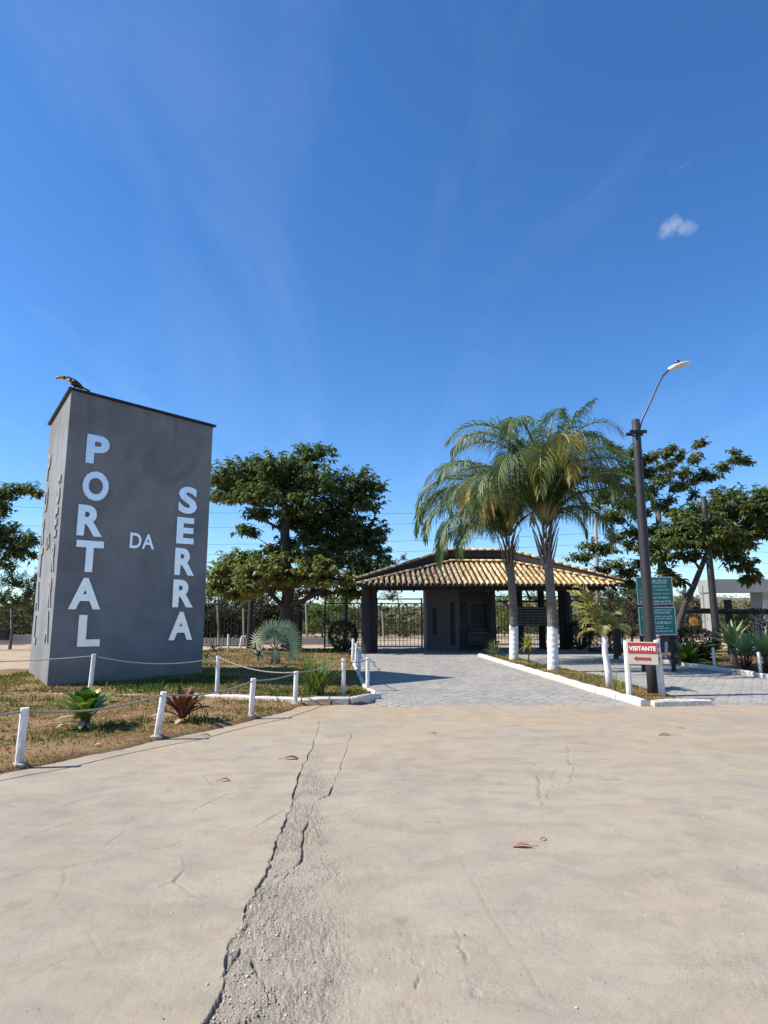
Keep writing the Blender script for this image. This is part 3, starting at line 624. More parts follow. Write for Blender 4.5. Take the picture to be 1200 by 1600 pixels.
b = MB(); b.tube([g, A(377, 999, g.y), A(378, 995, g.y), A(384, 995, g.y + .1)], .05, 8); b.build('shaft', M['white'], t)
def rope(label, pts, sags, r=.011):
    b = MB(); P_ = []
    for (a, c), sg in zip(zip(pts[:-1], pts[1:]), sags):
        for i in range(12):
            f = i / 12; p = a.lerp(c, f); p.z -= sg * 4 * f * (1 - f); P_.append(p)
    P_.append(pts[-1]); b.tube(P_, r, 6); o = b.mesh('rope', M['rope'], True); return tag(link('rope', o), label, 'rope')
dn = Vector((0, 0, -.035))
rope('long sagging rope strung through the posts along the concrete edge', [Vector((-5.6, 4.0, .66)), PT['a'] + dn, PT['b'] + dn, PT['c'] + dn, PT['d'] + dn], [.06, .075, .08, .03])
rope('thin pale rope drooping across the front of the grey tower', [Vector((-10.5, 12.6, .8)), PT['e'] + dn, PT['f'] + dn], [.12, .13])
rope('rope from the tower-side post sagging over the lawn to the kerb posts', [PT['f'] + dn * .5, PT['d'] + dn * .5, PT['g'] + dn, PT['h'] + dn], [.10, .05, .05])
rope('rope running back through the posts beside the paved lane', [PT['h'] + dn * 1.3, PT['i'] + dn, PT['j'] + dn, PT['k'] + dn, PT['l'] + dn], [.16, .1, .08, .1])
# ================================================================== LAMP POLES
def lamp_pole(label, base, top, r0, r1, arm):
    t = thing('lamp_post', label, 'lamp post', base); b = MB(); n = 9; pts = [base + (top - base) * (i / n) for i in range(n + 1)]; pts[0] = base + Vector((0, 0, -.15))
    b.tube(pts, [(r0 + (r1 - r0) * i / n) * random.uniform(.98, 1.02) for i in range(n + 1)], 16); b.build('pole', M['pole'], t, True)
    if arm:
        d = (top - base).normalized(); c = MB(); p = top - d * .28
        c.tube([p - d * .03, p + d * .03], r1 * 1.18, 16); c.box(p + Vector((.0, -r1 * 1.25, 0)), (.34, .05, .06)); c.box(p + Vector((.0, r1 * 1.25, 0)), (.34, .05, .06))
        for sx in (-1, 1): c.tube([p + Vector((sx * .14, -r1 * 1.6, 0)), p + Vector((sx * .14, r1 * 1.6, 0))], .014, 6)
        c.build('clamp', M['black_iron'], t)
        a = MB(); a.tube([A(x, y, base.y + .12) for x, y in [(999, 672), (1003, 656), (1012, 638), (1022, 615), (1031, 595), (1036, 587), (1043, 580), (1050, 574)]], .021, 8); a.build('arm', M['arm'], t, True)
        h = MB(); c0, c1 = A(1044, 577, base.y + .12), A(1079, 566, base.y - .05); hd = (c1 - c0).normalized(); hs = hd.cross(UZ).normalized(); hu = hs.cross(hd); vs = []
        for f, wd, up_h, dn_h in ((0, .035, .035, .035), (.10, .045, .045, .05), (.22, .085, .05, .06), (.32, .12, .05, .035), (.6, .14, .042, .022), (.88, .115, .028, .018), (1, .05, .01, .01)):
            for j in range(12): a_ = 2 * math.pi * j / 12; vs.append(c0.lerp(c1, f) + hs * (math.cos(a_) * wd) + hu * (math.sin(a_) * (up_h if math.sin(a_) > 0 else dn_h)))
        h.add(vs, [(r_ * 12 + j, r_ * 12 + (j + 1) % 12, r_ * 12 + 12 + (j + 1) % 12, r_ * 12 + 12 + j) for r_ in range(6) for j in range(12)] + [tuple(range(11, -1, -1)), tuple(range(72, 84))]); h.build('lamp_head', M['lamp_white'], t, True)
        e = MB(); q0 = c0.lerp(c1, .42); e.tube([q0 + Vector((0, 0, .03)), q0 + Vector((0, 0, .12)), q0 + Vector((0, 0, .13))], [.05, .05, .03], 10); e.build('photocell', printed('photocell_blue', (.02, .06, .14), .3), t, True)
    return t
M['arm'] = plain('dark_grey_tube', (.05, .06, .09), (.07, .08, .1), 9, .4, .4, .1)
M['lamp_white'] = printed('lamp_casting', (.62, .60, .60), .4)
lb = A(1022, 1089, 12.75); lamp_pole('black street lamp with curved arm and white head at the tip of the island', lb, A(993, 656, lb.y), .115, .078, True)
lb2 = G(1122, 1008, .03); lamp_pole('bare black lamp pole without arm rising through the right-hand tree', Vector((lb2.x, 24.0, .03)) if False else A(1121, 1008, 24.0), A(1099, 776, 24.0), .14, .10, False)
# ================================================================== VISITOR SIGN
M['sign_board'] = printed('sign_beige', (.46, .405, .33), .45); M['sign_red'] = printed('sign_red', (.34, .03, .035), .45); M['sign_white'] = printed('sign_white', (.8, .78, .74), .45)
vb = G(990, 1092, .06); sg = thing('visitor_sign', 'red and beige VISITANTE box sign with arrow on two white legs', 'sign', vb)
e1 = A(979, 1000, 12.22); e2 = A(1027, 1000, 11.95); e2.z = e1.z        # left and right edge of the face
fx = (e2 - e1); wv_ = fx.length; fx.normalize(); fn = fx.cross(UZ); hz_ = A(1003, 1003, 12.2).z; lz_ = A(1003, 1038, 12.2).z; hh = hz_ - lz_; dpt = .19
cc = (e1 + e2) / 2; cc.z = (hz_ + lz_) / 2; MR = Matrix(((fx.x, -fn.x, 0, 0), (fx.y, -fn.y, 0, 0), (0, 0, 1, 0), (0, 0, 0, 1)))
b = MB(); b.box(cc - fn * dpt / 2, (wv_, dpt, hh), M=MR, bev=.008); b.build('sign_box', M['sign_board'], sg)
b = MB(); b.box(cc + fn * .003 + UZ * hh * .235, (wv_ * .93, .008, hh * .48), M=MR); b.build('red_panel', M['sign_red'], sg)
b = MB(); letters(b, 'VISITANTE', cc + fn * .008 + UZ * hh * .22, fx, UZ, wv_ * .87, hh * .2, .003, .03); b.build('lettering', M['sign_white'], sg)
b = MB(); ao = cc + fn * .001 - UZ * hh * .235; ar = [(-.30, 0), (-.20, -.10), (-.20, -.055), (.26, -.055), (.26, .055), (-.20, .055), (-.20, .10)]
b.add([ao + fx * (x * wv_) + UZ * (y * hh * 1.1) + fn * .006 for x, y in ar] + [ao + fx * (x * wv_) + UZ * (y * hh * 1.1) for x, y in ar], [tuple(range(7))] + [(i, i + 7, (i + 1) % 7 + 7, (i + 1) % 7) for i in range(7)]); b.build('arrow', M['sign_red'], sg)
# side panel: dark bands of print seen edge-on, with a white cap above it
sx0 = e2 - fn * .0; sdn = fx; su = -fn
cs = e2 - fn * dpt * .5 + fx * .004; cs.z = cc.z; mg_ = printed('side_print_grey', (.10, .095, .10), .5)
for f, hgt in ((.33, .14), (.02, .11), (-.25, .15)): b = MB(); b.box(cs + UZ * hh * f, (.008, dpt * .72, hh * hgt), M=MR); b.build('side_print', mg_, sg)
for bp, tpx, yy_, r_ in (((984, 1092), (978, 1001), 12.36, .055), ((1035, 1086), (1026, 1000), 12.32, .06)):
    t0 = A(tpx[0] - (0 if bp[0] < 1000 else 0), tpx[1], yy_); b0 = A(bp[0], bp[1], yy_); b0.z = .03; b = MB(); b.tube([b0 - UZ * .1, b0.lerp(t0, .5), t0], [r_ * 1.05, r_, r_ * .95], 9, jit=.04); b.build('leg', M['white'], sg)
# ================================================================== GREEN NOTICE SIGNS
M['sign_green'] = printed('sign_green', (.004, .19, .145), .5); M['print_white'] = printed('print_white', (.60, .66, .62), .5)
gb = Vector((A(1025, 1030, 18.3).x, 18.3, .03)); gs = thing('notice_sign', 'two green white-bordered notice panels headed ATENCAO stacked behind the lamp post', 'sign', gb)
Y0 = 18.3
def panel(c, rows):
    tl, tr, br, bl = [A(*p, Y0 + dy_) for p, dy_ in c]; ux = (tr - tl + br - bl).normalized(); uz = (tl - bl + tr - br).normalized(); uz = (uz - ux * ux.dot(uz)).normalized(); nn = ux.cross(uz)
    w = ((tr - tl).length + (br - bl).length) / 2; h = ((tl - bl).length + (tr - br).length) / 2; o = (tl + tr + br + bl) / 4; mr = Matrix(((ux.x, -nn.x, uz.x, 0), (ux.y, -nn.y, uz.y, 0), (ux.z, -nn.z, uz.z, 0), (0, 0, 0, 1)))
    b = MB(); b.box(o, (w, .03, h), M=mr); pb = b.build('panel', M['sign_green'], gs)
    e = MB()
    for (px_, pz_, a_, c_) in ((0, .5, w, .022), (0, -.5, w, .022), (-.5, 0, .022, h - .044), (.5, 0, .022, h - .044)):
        e.box(o + ux * (px_ * (w - .024)) + uz * (pz_ * (h - .024)) + nn * .019, (a_, .012, c_), M=mr)
    e.build('border', M['print_white'], pb)
    e = MB()
    for (s, x, z_, wf, hf) in rows:
        if s == '#':                   # print too blurred to read: uneven strokes grouped like words
            xx = -.5
            while xx < .5:
                for q_ in range(random.randint(3, 8)):
                    if xx > .48: break
                    wl = random.uniform(.012, .024) / wf; e.box(o + ux * ((x + wf * (xx + wl / 2)) * w) + uz * ((z_ + random.uniform(-.1, .1) * hf) * h) + nn * .0165, (wl * wf * w * .75, .003, hf * h * random.uniform(.55, 1)), M=mr); xx += wl
                xx += .03
            continue
        letters(e, s, o + ux * (x * w) + uz * (z_ * h) + nn * .0155, ux, uz, wf * w, hf * h, .002, .025 if hf > .1 else .012)
    if rows[0][0].startswith('AT'): e.box(o + uz * (.255 * h) + nn * .018, (.68 * w, .004, .012 * h), M=mr)
    le = e.build('lettering', M['print_white'], pb); le['kind'] = 'stuff'
panel([((993, 902), 0), ((1049, 901), 0), ((1053, 944.5), 0), ((996, 945), 0)], [('ATENÇÃO!', 0, .345, .70, .17), ('DE SEU IMÓVEL', .10, .16, .50, .075), ('NO INÍCIO DA CONSTRUÇÃO,', 0, .03, .84, .08), ('NA PRESTAÇÃO PARA', 0, -.11, .84, .08), ('#', 0, -.25, .82, .07), ('#', 0, -.39, .86, .07)])
panel([((996, 948.5), 0), ((1054, 948), 0), ((1057.5, 992), 0), ((1000, 993), 0)], [('HORA TRABALHO NO', 0, .38, .80, .06), ('#', .05, .29, .6, .055), ('#', 0, .16, .82, .045), ('#', 0, .08, .82, .045), ('#', 0, -.06, .74, .10), ('#', 0, -.19, .3, .045), ('#', 0, -.26, .6, .035), ('#', 0, -.36, .8, .05)])
for px_ in (1002, 1049):
    b = MB(); g = A(px_ + 3, 1034, Y0 + .08); g.z = -.1; tpp = A(px_ - 5, 901, Y0 + .08); b.tube([g, tpp], .06, 8); b.build('leg', M['black_wood'], gs)
# ================================================================== GATEHOUSE
gh = thing('gatehouse', 'gatehouse with clay-tiled hip roof on dark timber columns over the entrance', 'gatehouse', (4.5, 29.5, 0))
M['tile'] = None
def mk_tile():
    m, t, p = newmat('clay_tile'); v = pos(t)
    col = ramp(t, attr(t), [(0, (.50, .315, .13)), (.35, (.60, .41, .185)), (.7, (.66, .48, .24)), (1, (.70, .54, .31))])
    age = mapr(t, noise(t, .55, 5, .6, v, .4), .50, .64); sp = t.nodes.new('ShaderNodeSeparateXYZ'); lk(t, v, sp.inputs[0])
    lich_shade = mathn(t, 'MULTIPLY', mapr(t, noise(t, 9, 5, .65, v), .33, .56), mathn(t, 'MAXIMUM', mathn(t, 'MULTIPLY', age, .55), mapr(t, sp.outputs[0], 4.4, 2.2)))  # lichen weathering; the left part also paints in the tree's shadow
    col = mixc(t, mathn(t, 'MULTIPLY', lich_shade, .96), col, (.075, .065, .055))
    lk(t, col, p.inputs['Base Color']); p.inputs['Roughness'].default_value = .85; bump(t, p, noise(t, 50, 4, .6, v), .3, .006); return m
M['tile'] = mk_tile()
M['booth'] = plain('booth_grey_paint', (.115, .115, .117), (.09, .09, .092), 1.6, .8, 0, .3, 40)
M['glass'] = plain('dark_glass', (.010, .010, .012), None, 3, .3, 0, 0, spec=.15)
Ae, De = Vector((-1.12, 26.3, 2.86)), Vector((10.05, 26.9, 2.90)); Bt, Ct_ = Vector((2.95, 29.0, 4.02)), Vector((5.75, 29.15, 4.02)); BE = Vector((-1.1, 33.5, 2.95)); CE = Vector((10.1, 34.0, 2.95))
roof = MB(); dz_ = Vector((0, 0, -.06))
roof.add([Ae + dz_, De + dz_, Ct_ + dz_, Bt + dz_, Ae + dz_ * 2, De + dz_ * 2, Ct_ + dz_ * 2, Bt + dz_ * 2], [(0, 1, 2, 3), (7, 6, 5, 4), (0, 4, 5, 1), (1, 5, 6, 2), (2, 6, 7, 3), (3, 7, 4, 0)])
up = [Ae + Vector((-.05, .25, .20)), Bt + Vector((0, .25, .52)), Ct_ + Vector((0, .25, .52)), De + Vector((.0, .25, .16))]
roof.add(up + [BE, CE] + [p + dz_ * 1.5 for p in up] + [BE + dz_, CE + dz_], [(0, 1, 4), (1, 2, 5, 4), (2, 3, 5), (10, 7, 6), (10, 11, 8, 7), (11, 9, 8)])
roofo = roof.build('roof', M['black_wood'], gh)
# dark barge boards along the raised edge, and the eaves beam
bb = MB()
for a, c in zip(up[:-1], up[1:]):
    d = (c - a); L = d.length; mid = (a + c) / 2 - Vector((0, .02, .16)); rzz = math.atan2(d.y, d.x); pit = math.atan2(d.z, math.hypot(d.x, d.y))
    bb.box(mid, (L, .07, .30), M=Matrix.Rotation(rzz, 4, 'Z') @ Matrix.Rotation(-pit, 4, 'Y'))
bb.build('barge_board', M['black_wood'], roofo)
dE = (De - Ae).normalized(); rE = math.atan2(dE.y, dE.x)
b = MB(); mid = (Ae + De) / 2 + Vector((0, .75, -.12)); b.box(mid, ((De - Ae).length - 1.2, .18, .24), M=Matrix.Rotation(rE, 4, 'Z')); b.build('eaves_beam', M['black_wood'], gh)
# rafters under the eave
nR = 22
rm = MB(); rm.box((0, .55, .12), (.07, 1.3, .10), M=Matrix.Rotation(R(22), 4, 'X')); rmm = rm.mesh('rafter', M['black_wood'])
for i in range(nR):
    p = Ae.lerp(De, (i + .7) / (nR + .4)) + Vector((0, .05, -.16)); link('rafter', rmm, roofo, p, (0, 0, rE))
# clay tiles: half-round caps over the front slope
def halfpipe(name, L, r0, r1, tt, th=.012, n=7):
    b = MB(); vs = []
    for k in range(2):
        y = L * k; r = r0 + (r1 - r0) * k
        for rr in (r, r - th):
            for j in range(n + 1):
                a = math.pi * j / n; vs.append((math.cos(a) * rr, y, math.sin(a) * rr * .95))
    m = n + 1; fs = []
    for j in range(n): fs += [(j, j + 1, 2 * m + j + 1, 2 * m + j), (m + j + 1, m + j, 3 * m + j, 3 * m + j + 1), (j, m + j, m + j + 1, j + 1), (2 * m + j + 1, 3 * m + j + 1, 3 * m + j, 2 * m + j)]
    fs += [(0, 2 * m, 3 * m, m), (n, m + n, 3 * m + n, 2 * m + n)]
    b.add(vs, fs, 0, tt); return b
tv = [halfpipe('roof_tile', .46, .088, .068, t_).mesh('roof_tile', M['tile'], True) for t_ in np.linspace(0, 1, 8)]
slope = (Bt - Ae.lerp(De, .365)); sl_l = math.hypot(slope.y, slope.z); nrmv = Vector((1, rE, 0)).normalized()
perp = Vector((-math.sin(rE), math.cos(rE), 0)); rise = 1.14; run = 2.62; Ls = math.hypot(rise, run); pit = math.atan2(rise, run); fall = perp * math.cos(pit) + UZ * math.sin(pit)
pitch_ = .232; nc = int((De - Ae).length / pitch_); nrow = 7; ex = Ls / nrow
canal = MB(); cnt = 0; W_ = (De - Ae).length; sB, sC = (Bt - Ae).dot(dE), (Ct_ - Ae).dot(dE)
def inside(s, h):                      # along the eave, fraction up the slope
    return s > sB * h - .02 and s < W_ - (W_ - sC) * h + .02
rot = Matrix((( dE.x, fall.x, 0), (dE.y, fall.y, 0), (0, 0, 1)))
X_ = Vector((dE.x, dE.y, 0)); Y_ = fall; Z_ = X_.cross(Y_).normalized(); eul = Matrix((X_, Y_, Z_)).transposed().to_euler()
rest = MB(); cells_t = []
for i in range(nc + 1):
    for r_ in range(nrow):
        s = (i + .5) * pitch_; h = r_ / nrow
        if inside(s, h + .06): cells_t.append((r_, i, s))
cells_t.sort()
for r_, i, s in cells_t:
    p = Ae + X_ * (s + random.gauss(0, .006)) + Y_ * (r_ * ex - .05 + random.gauss(0, .008)) + Z_ * (-.012 + .012 * (r_ % 2) * 0 + random.gauss(0, .004))
    e = eul.copy(); e.z += random.gauss(0, .02); e.x += R(1.6)
    if cnt < 298: link('roof_tile', random.choice(tv), roofo, p, e)
    else:
        hp = halfpipe('x', .46, .088, .068, random.random()); mm = Matrix.Translation(p) @ e.to_matrix().to_4x4(); rest.add([mm @ Vector(v) for v in hp.v], hp.f, 0, random.random())
    cnt += 1
if rest.v: o = rest.build('tile_field', M['tile'], roofo, True); o['kind'] = 'stuff'
# gutter tiles between the caps (hollow side up)
for i in range(nc + 2):
    s = i * pitch_
    hmax = min(s / sB if s < sB else 1, (W_ - s) / (W_ - sC) if s > sC else 1, 1)
    if hmax < .04: continue
    n = 6; L = Ls * hmax; vs = []
    for k in range(2):
        for j in range(n + 1):
            a = math.pi * j / n; vs.append(Ae + X_ * (s + math.cos(a) * .085) + Y_ * (-.03 + k * L) + Z_ * (-.0 - math.sin(a) * .05))
    canal.add(vs, [(j, j + 1, n + 2 + j, n + 1 + j) for j in range(n)], 0, random.random())
o = canal.build('gutter_tile', M['tile'], roofo, True); o['kind'] = 'stuff'
# hip and ridge caps
def capline(a, c, lift):
    d = c - a; n = max(2, round(d.length / .36)); q_ = d.to_track_quat('Y', 'Z').to_euler()
    for i in range(n): link('ridge_tile', random.choice(ridv), roofo, a + d * (i / n) + UZ * (lift + .02 * 0), (q_.x + R(1.5), q_.y, q_.z))
ridv = [halfpipe('ridge_tile', .42, .11, .09, t_).mesh('ridge_tile', M['tile'], True) for t_ in (.2, .5, .8)]
capline(Ae, Bt, -.02); capline(Bt, Ct_, .0); capline(De, Ct_, -.02)
capline(up[0], up[1], .0); capline(up[1], up[2], .0); capline(up[3], up[2], .0)
# columns
def column(px, py, Y, top, r, br=(-1, 1)):
    g = A(px, py, Y); g.z = 0; c = MB(); c.tube([g - UZ * .1, Vector((g.x, g.y, top))], [r * 1.04, r * .96], 12, jit=.02); co = c.build('column', M['black_wood'], gh)
    for s in br:
        b2 = MB(); b2.tube([Vector((g.x + s * .05, g.y, top - .75)), Vector((g.x + s * .30, g.y, top - .35)), Vector((g.x + s * .72, g.y, top - .08))], .065, 8); b2.build('bracket', M['black_wood'], co)
    return g
column(572, 1021, 27.4, 3.0, .20, (1,)); column(583, 1020, 28.0, 3.2, .17, ()); column(771, 1012, 29.0, 3.4, .15, ()); column(887, 1012, 31.2, 3.2, .25); column(814, 1010, 31.4, 3.5, .15, ()); column(848, 1010, 31.6, 3.5, .17, ()); column(880, 1012, 31.6, 3.2, .16, ())
b = MB(); yb = 31.5
l1, l2 = A(814, 930, yb), A(848, 930, yb); b.box((l1 + l2) / 2 + Vector((0, 0, -.3)), (1.3, .1, .1))
b.tube([Vector((l1.x + .1, yb, 3.2)), Vector((l1.x - .0 + .45, yb, 2.35))][::-1], .05, 6); b.tube([Vector((l2.x - .45, yb, 3.3)), Vector((l2.x - .05, yb, 2.4))], .05, 6); b.build('brace', M['black_wood'], gh)
b = MB(); b.box((4.5, 31.5, 3.28), (10.4, .18, .22)); b.build('tie_beam', M['black_wood'], gh)
for i, yv in enumerate((28.2, 29.9)):
    b = MB(); b.box((4.5, yv, 3.05 + .0 * i), (10.3 if i else .1, .15, .2)); b.build('tie_beam', M['black_wood'], gh) if i else None
# booth: angled side wall with two slit windows, front with a barred window and counter
p0, p1, p2, p3, p4 = A(667, 1015, 31.0), A(716, 1015, 29.4), A(770, 1015, 29.5), Vector((5.2, 33, 0)), Vector((2.0, 33, 0)); H_ = 3.35
pl = [(p.x, p.y) for p in (p0, p1, p2, p3, p4)]
b = MB(); b.prism(pl, -.05, H_); booth = b.build('booth_wall', M['booth'], gh)
M['booth_shaded'] = plain('booth_shade_tone', (.03, .03, .033), (.022, .022, .024), 2, .8)  # near-black tone paints the roof's shade onto a sheet over the front wall
b = MB(); dfr = (p2 - p1).normalized(); nfr = Vector((dfr.y, -dfr.x, 0)) * .012; b.add([p1 + nfr + dfr * .06, p2 + nfr - dfr * .02, p2 + nfr - dfr * .02 + UZ * H_, p1 + nfr + dfr * .06 + UZ * H_, p1 + dfr * .06, p2 - dfr * .02, p2 - dfr * .02 + UZ * H_, p1 + dfr * .06 + UZ * H_], [(0, 1, 2, 3), (0, 3, 7, 4), (1, 5, 6, 2), (3, 2, 6, 7), (0, 4, 5, 1)]); b.build('booth_front_shade', M['booth_shaded'], gh)
def onwall(a, c, f, z_, w, h, dep, name, mat, par=None, bars=None):
    d = Vector((c.x - a.x, c.y - a.y, 0)); L = d.length; d.normalize(); n = d.cross(UZ); mr = Matrix(((d.x, -n.x, 0, 0), (d.y, -n.y, 0, 0), (0, 0, 1, 0), (0, 0, 0, 1)))
    o = Vector((a.x, a.y, 0)) + d * (f * L) + UZ * z_ + n * dep; m = MB(); m.box(o, (w, .05, h), M=mr); ob = m.build(name, mat, par or gh); return o, d, n, mr, ob
M['frame_grey'] = plain('frame_grey', (.06, .06, .064), None, 6, .6)
def window(a, c, f, z_, w, h, nx_, nz_):
    o, d, n, mr, ob = onwall(a, c, f, z_, w + .1, h + .1, .012, 'window', M['frame_grey'])
    g_ = MB(); g_.box(o + n * .028, (w, .012, h), M=mr); g_.build('pane', M['glass'], ob)
    k_ = MB()
    for i in range(1, nx_): k_.box(o + d * (w * (i / nx_ - .5)) + n * .05, (.022, .022, h), M=mr)
    for i in range(1, nz_): k_.box(o + UZ * (h * (i / nz_ - .5)) + n * .062, (w, .022, .022), M=mr)
    if k_.v: k_.build('window_bars', M['black_iron'], ob)
window(p0, p1, .28, 1.35, .16, 1.15, 1, 1); window(p0, p1, .85, 1.25, .2, 1.9, 1, 2)
window(p1, p2, .18, 1.75, .34, 1.0, 3, 4); window(p1, p2, .62, 1.55, .75, 1.15, 5, 5)
o, d, n, mr, ob = onwall(p1, p2, .68, .84, 1.3, .06, .2, 'counter', M['frame_grey']); b = MB(); b.box(o - UZ * .02, (1.3, .45, .06), M=mr); b.build('counter_top', M['frame_grey'], ob)
onwall(p1, p2, .68, .55, 1.25, .5, .02, 'lower_panel', M['frame_grey'])
b = MB(); pp = A(765, 930, 29.1); b.tube([A(766, 1006, 29.1), pp], .012, 6); b.box(pp + Vector((-.03, 0, .12)), (.07, .05, .3)); b.build('wall_light_tube', M['galv'], gh)
bench = thing('waiting_bench', 'dark bench in deep shade under the booth window', 'bench', (p1.x + 1.0, 28.75, 0))
b = MB(); b.box((p1.x + 1.0, 28.75, .45), (1.5, .38, .06), bev=.01); b.build('seat', M['black_wood'], bench)
for s in (-.6, .6): b = MB(); b.box((p1.x + 1.0 + s, 28.75, .21), (.08, .34, .42)); b.build('leg', M['black_wood'], bench)
# ------------------------------------------------------------------ notice board on posts between the palms
nb = thing('notice_board', 'weathered grey board of slats hung between two posts behind the palm trunks', 'notice board', A(831, 1012, 30.6) * 1.0)
nbY = 30.6; a0, a1 = A(807, 948, nbY), A(855, 978, nbY); w_, h_ = a1.x - a0.x, a0.z - a1.z; co = (a0 + a1) / 2
b = MB(); b.box(co, (w_, .03, h_)); b.build('backboard', M['board_dark'] if 'board_dark' in M else M['black_wood'], nb)
M['slat'] = plain('weathered_slat', (.20, .185, .17), (.13, .12, .115), 8, .8, 0, .4, 50)
for r_ in range(7):
    x = -w_ / 2 + .02
    while x < w_ / 2 - .1:
        l_ = min(random.uniform(.22, .42), w_ / 2 - .01 - x); m = MB(); m.box((0, 0, 0), (l_ - .03, .025, h_ / 7 * .58), bev=.004); link('slat', m.mesh('slat', M['slat']), nb, co + Vector((x + l_ / 2, -.028 - random.random() * .006, h_ * ((r_ + .5) / 7 - .5)))); x += l_
# ================================================================== FENCES AND GATE
def fence(name, label, cat, a, c, z0, z1, step, posts=True, mid=None, group=None, lowrail=True):
    a, c = Vector(a), Vector(c); t = thing(name, label, cat, (a.x, a.y, 0), group); d = c - a; L = d.length; d.normalize(); rz_ = math.atan2(d.y, d.x)
    rails = [z1, z1 - .22, z0 + .05] if lowrail else [z1, z0]
    for zr in rails: m = MB(); m.box((0, 0, 0), (L, .05, .055)); link('rail', m.mesh('rail', M['black_iron']), t, a + d * (L / 2) + UZ * zr, (0, 0, rz_))
    m = MB(); m.box((0, 0, 0), (.026, .026, z1 - .22 - z0 - .05)); bm2 = m.mesh('bar', M['black_iron']); n = int(L / step)
    for i in range(1, n): link('bar', bm2, t, a + d * (i * L / n) + UZ * ((z1 - .22 + z0 + .05) / 2), (0, 0, rz_))
    m = MB(); m.box((0, 0, 0), (.075, .075, z1 - z0 + .1)); pm = m.mesh('post', M['black_iron'])
    for f in ([0, 1] if mid is None else [0, mid, 1]): link('post', pm, t, a + d * (L * f) + UZ * ((z0 + z1) / 2), (0, 0, rz_))
    return t
def P(px, Y): p = A(px, 965, Y); return Vector((p.x, Y, 0))
fence('iron_fence', 'black iron bar fence behind the lawn between tower and tree', 'fence', P(150, 33), P(409, 33), .05, 2.85, .17)
fence('iron_fence', 'short black iron fence panel left of the gatehouse column', 'fence', P(508, 31.5), P(566, 31.5), .1, 2.4, .165)
fence('entrance_gate', 'black barred sliding gate under the roof, left of the booth', 'gate', P(589, 31.0), P(659, 31.0), .1, 2.38, .165)
fence('exit_gate', 'black barred gate under the roof, right of the booth', 'gate', P(773, 33), P(884, 33), .12, 2.55, .16)
fence('iron_fence', 'narrow black iron fence panel right of the last gatehouse column', 'fence', P(893, 33), P(911, 33), .1, 2.55, .15)
# log fence on the right
lf = thing('log_fence', 'thick dark log rail on squared posts at the right, before the dry hillside', 'fence', P(1138, 26))
b = MB(); b.tube([P(1058, 26) + UZ * A(1058, 954, 26).z, P(1120, 26) + UZ * A(1120, 955, 26).z, P(1175, 26.1) + UZ * A(1175, 956, 26.1).z, P(1260, 26.2) + UZ * A(1260, 956, 26.2).z], [.10, .11, .10, .11], 10, jit=.04); b.build('log_rail', M['black_wood'], lf)
for px_, zt in ((1139, 937), (1230, 937)):
    p = P(px_, 26.15); b = MB(); b.box((p.x, p.y, A(px_, zt, 26.15).z / 2), (.24, .22, A(px_, zt, 26.15).z), bev=.02); b.build('post', M['black_wood'], lf)
for i, (px_, py_, Y_k, top_, lab, cat) in enumerate([(962, 1018, 24.0, 956, 'short dark stump post at the far side of the exit lane', 'post'), (468, 1003, 31, 955, 'dark support post right under the big tree', 'post'), (391, 1008, 32, 915, 'dark timber pole standing in front of the iron fence', 'pole'), (539, 990, 32.5, 905, 'slim dark pole between the tree and the gatehouse', 'pole')]):
    t = thing('timber_post', lab, cat, P(px_, Y_k)); b = MB(); g = P(px_, Y_k); b.tube([g - UZ * .05, Vector((g.x + .02, g.y, A(px_, top_, Y_k).z))], [.15 if i < 3 else .12, .13 if i < 3 else .1], 9, jit=.05); b.build('shaft', M['black_wood'], t)
# pale stakes and wire posts behind
M['stake'] = plain('pale_timber', (.38, .34, .28), (.28, .25, .2), 7, .9, 0, .4, 30)
for px_, pb, pt_, Y_k, lab in [(343, 992, 946, 37, 'thin pale stake behind the iron fence, nearer the tower'), (383, 992, 950, 37, 'thin pale stake behind the iron fence, nearer the fan palm'), (481, 998, 945, 38, 'pale wooden post seen between the tree and the gate panel'), (1100, 1000, 915, 40, 'pale leaning timber post behind the log rail, left of the lamp pole'), (1113, 1000, 945, 42, 'short pale timber post hidden partly by the rear lamp pole'), (600, 994, 955, 42, 'pale post beyond the entrance gate'), (21, 990, 945, 40, 'pale stake under the left-hand trees')]:
    t = thing('wooden_stake', lab, 'stake', P(px_, Y_k)); g = P(px_, Y_k); b = MB(); tp_ = A(px_ - 3, pt_, Y_k); b.tube([g - UZ * .1, (g + tp_) / 2, tp_], [.06, .055, .05], 7, jit=.08); b.build('shaft', M['stake'], t)
# grey concrete portal of the neighbouring plot
M['cement'] = plain('pale_cement', (.30, .30, .295), (.25, .25, .247), 1.2, .85, 0, .3, 40); M['green_pane'] = printed('green_tinted_glass', (.03, .12, .10), .15)
cp = thing('concrete_portal', 'pale grey concrete gateway with deep lintel beyond the log rail', 'gateway', P(1150, 44))
b = MB(); z1, z2 = A(1150, 906, 44).z, A(1150, 926, 44).z; x0, x1 = P(1103, 44).x, P(1330, 44).x
b.box(((x0 + x1) / 2, 44, (z1 + z2) / 2), (x1 - x0, 1.6, z1 - z2)); b.build('lintel', M['cement'], cp)
for px_, w in ((1106, .35), (1190, .7), (1290, .6)): b = MB(); p = P(px_ + 3, 44); b.box((p.x, 44, z2 / 2), (w, 1.5, z2)); b.build('pillar', M['cement'], cp)
b = MB(); p, p_ = P(1203, 44), P(1286, 44); b.box(((p.x + p_.x) / 2, 44.3, z2 / 2), (p_.x - p.x, .06, z2 - .01)); b.build('glass_gate', M['green_pane'], cp)
b = MB(); b.box((p.x + .12, 44.24, z2 / 2), (.1, .05, z2 - .02)); b.build('gate_stile', M['galv'], cp)
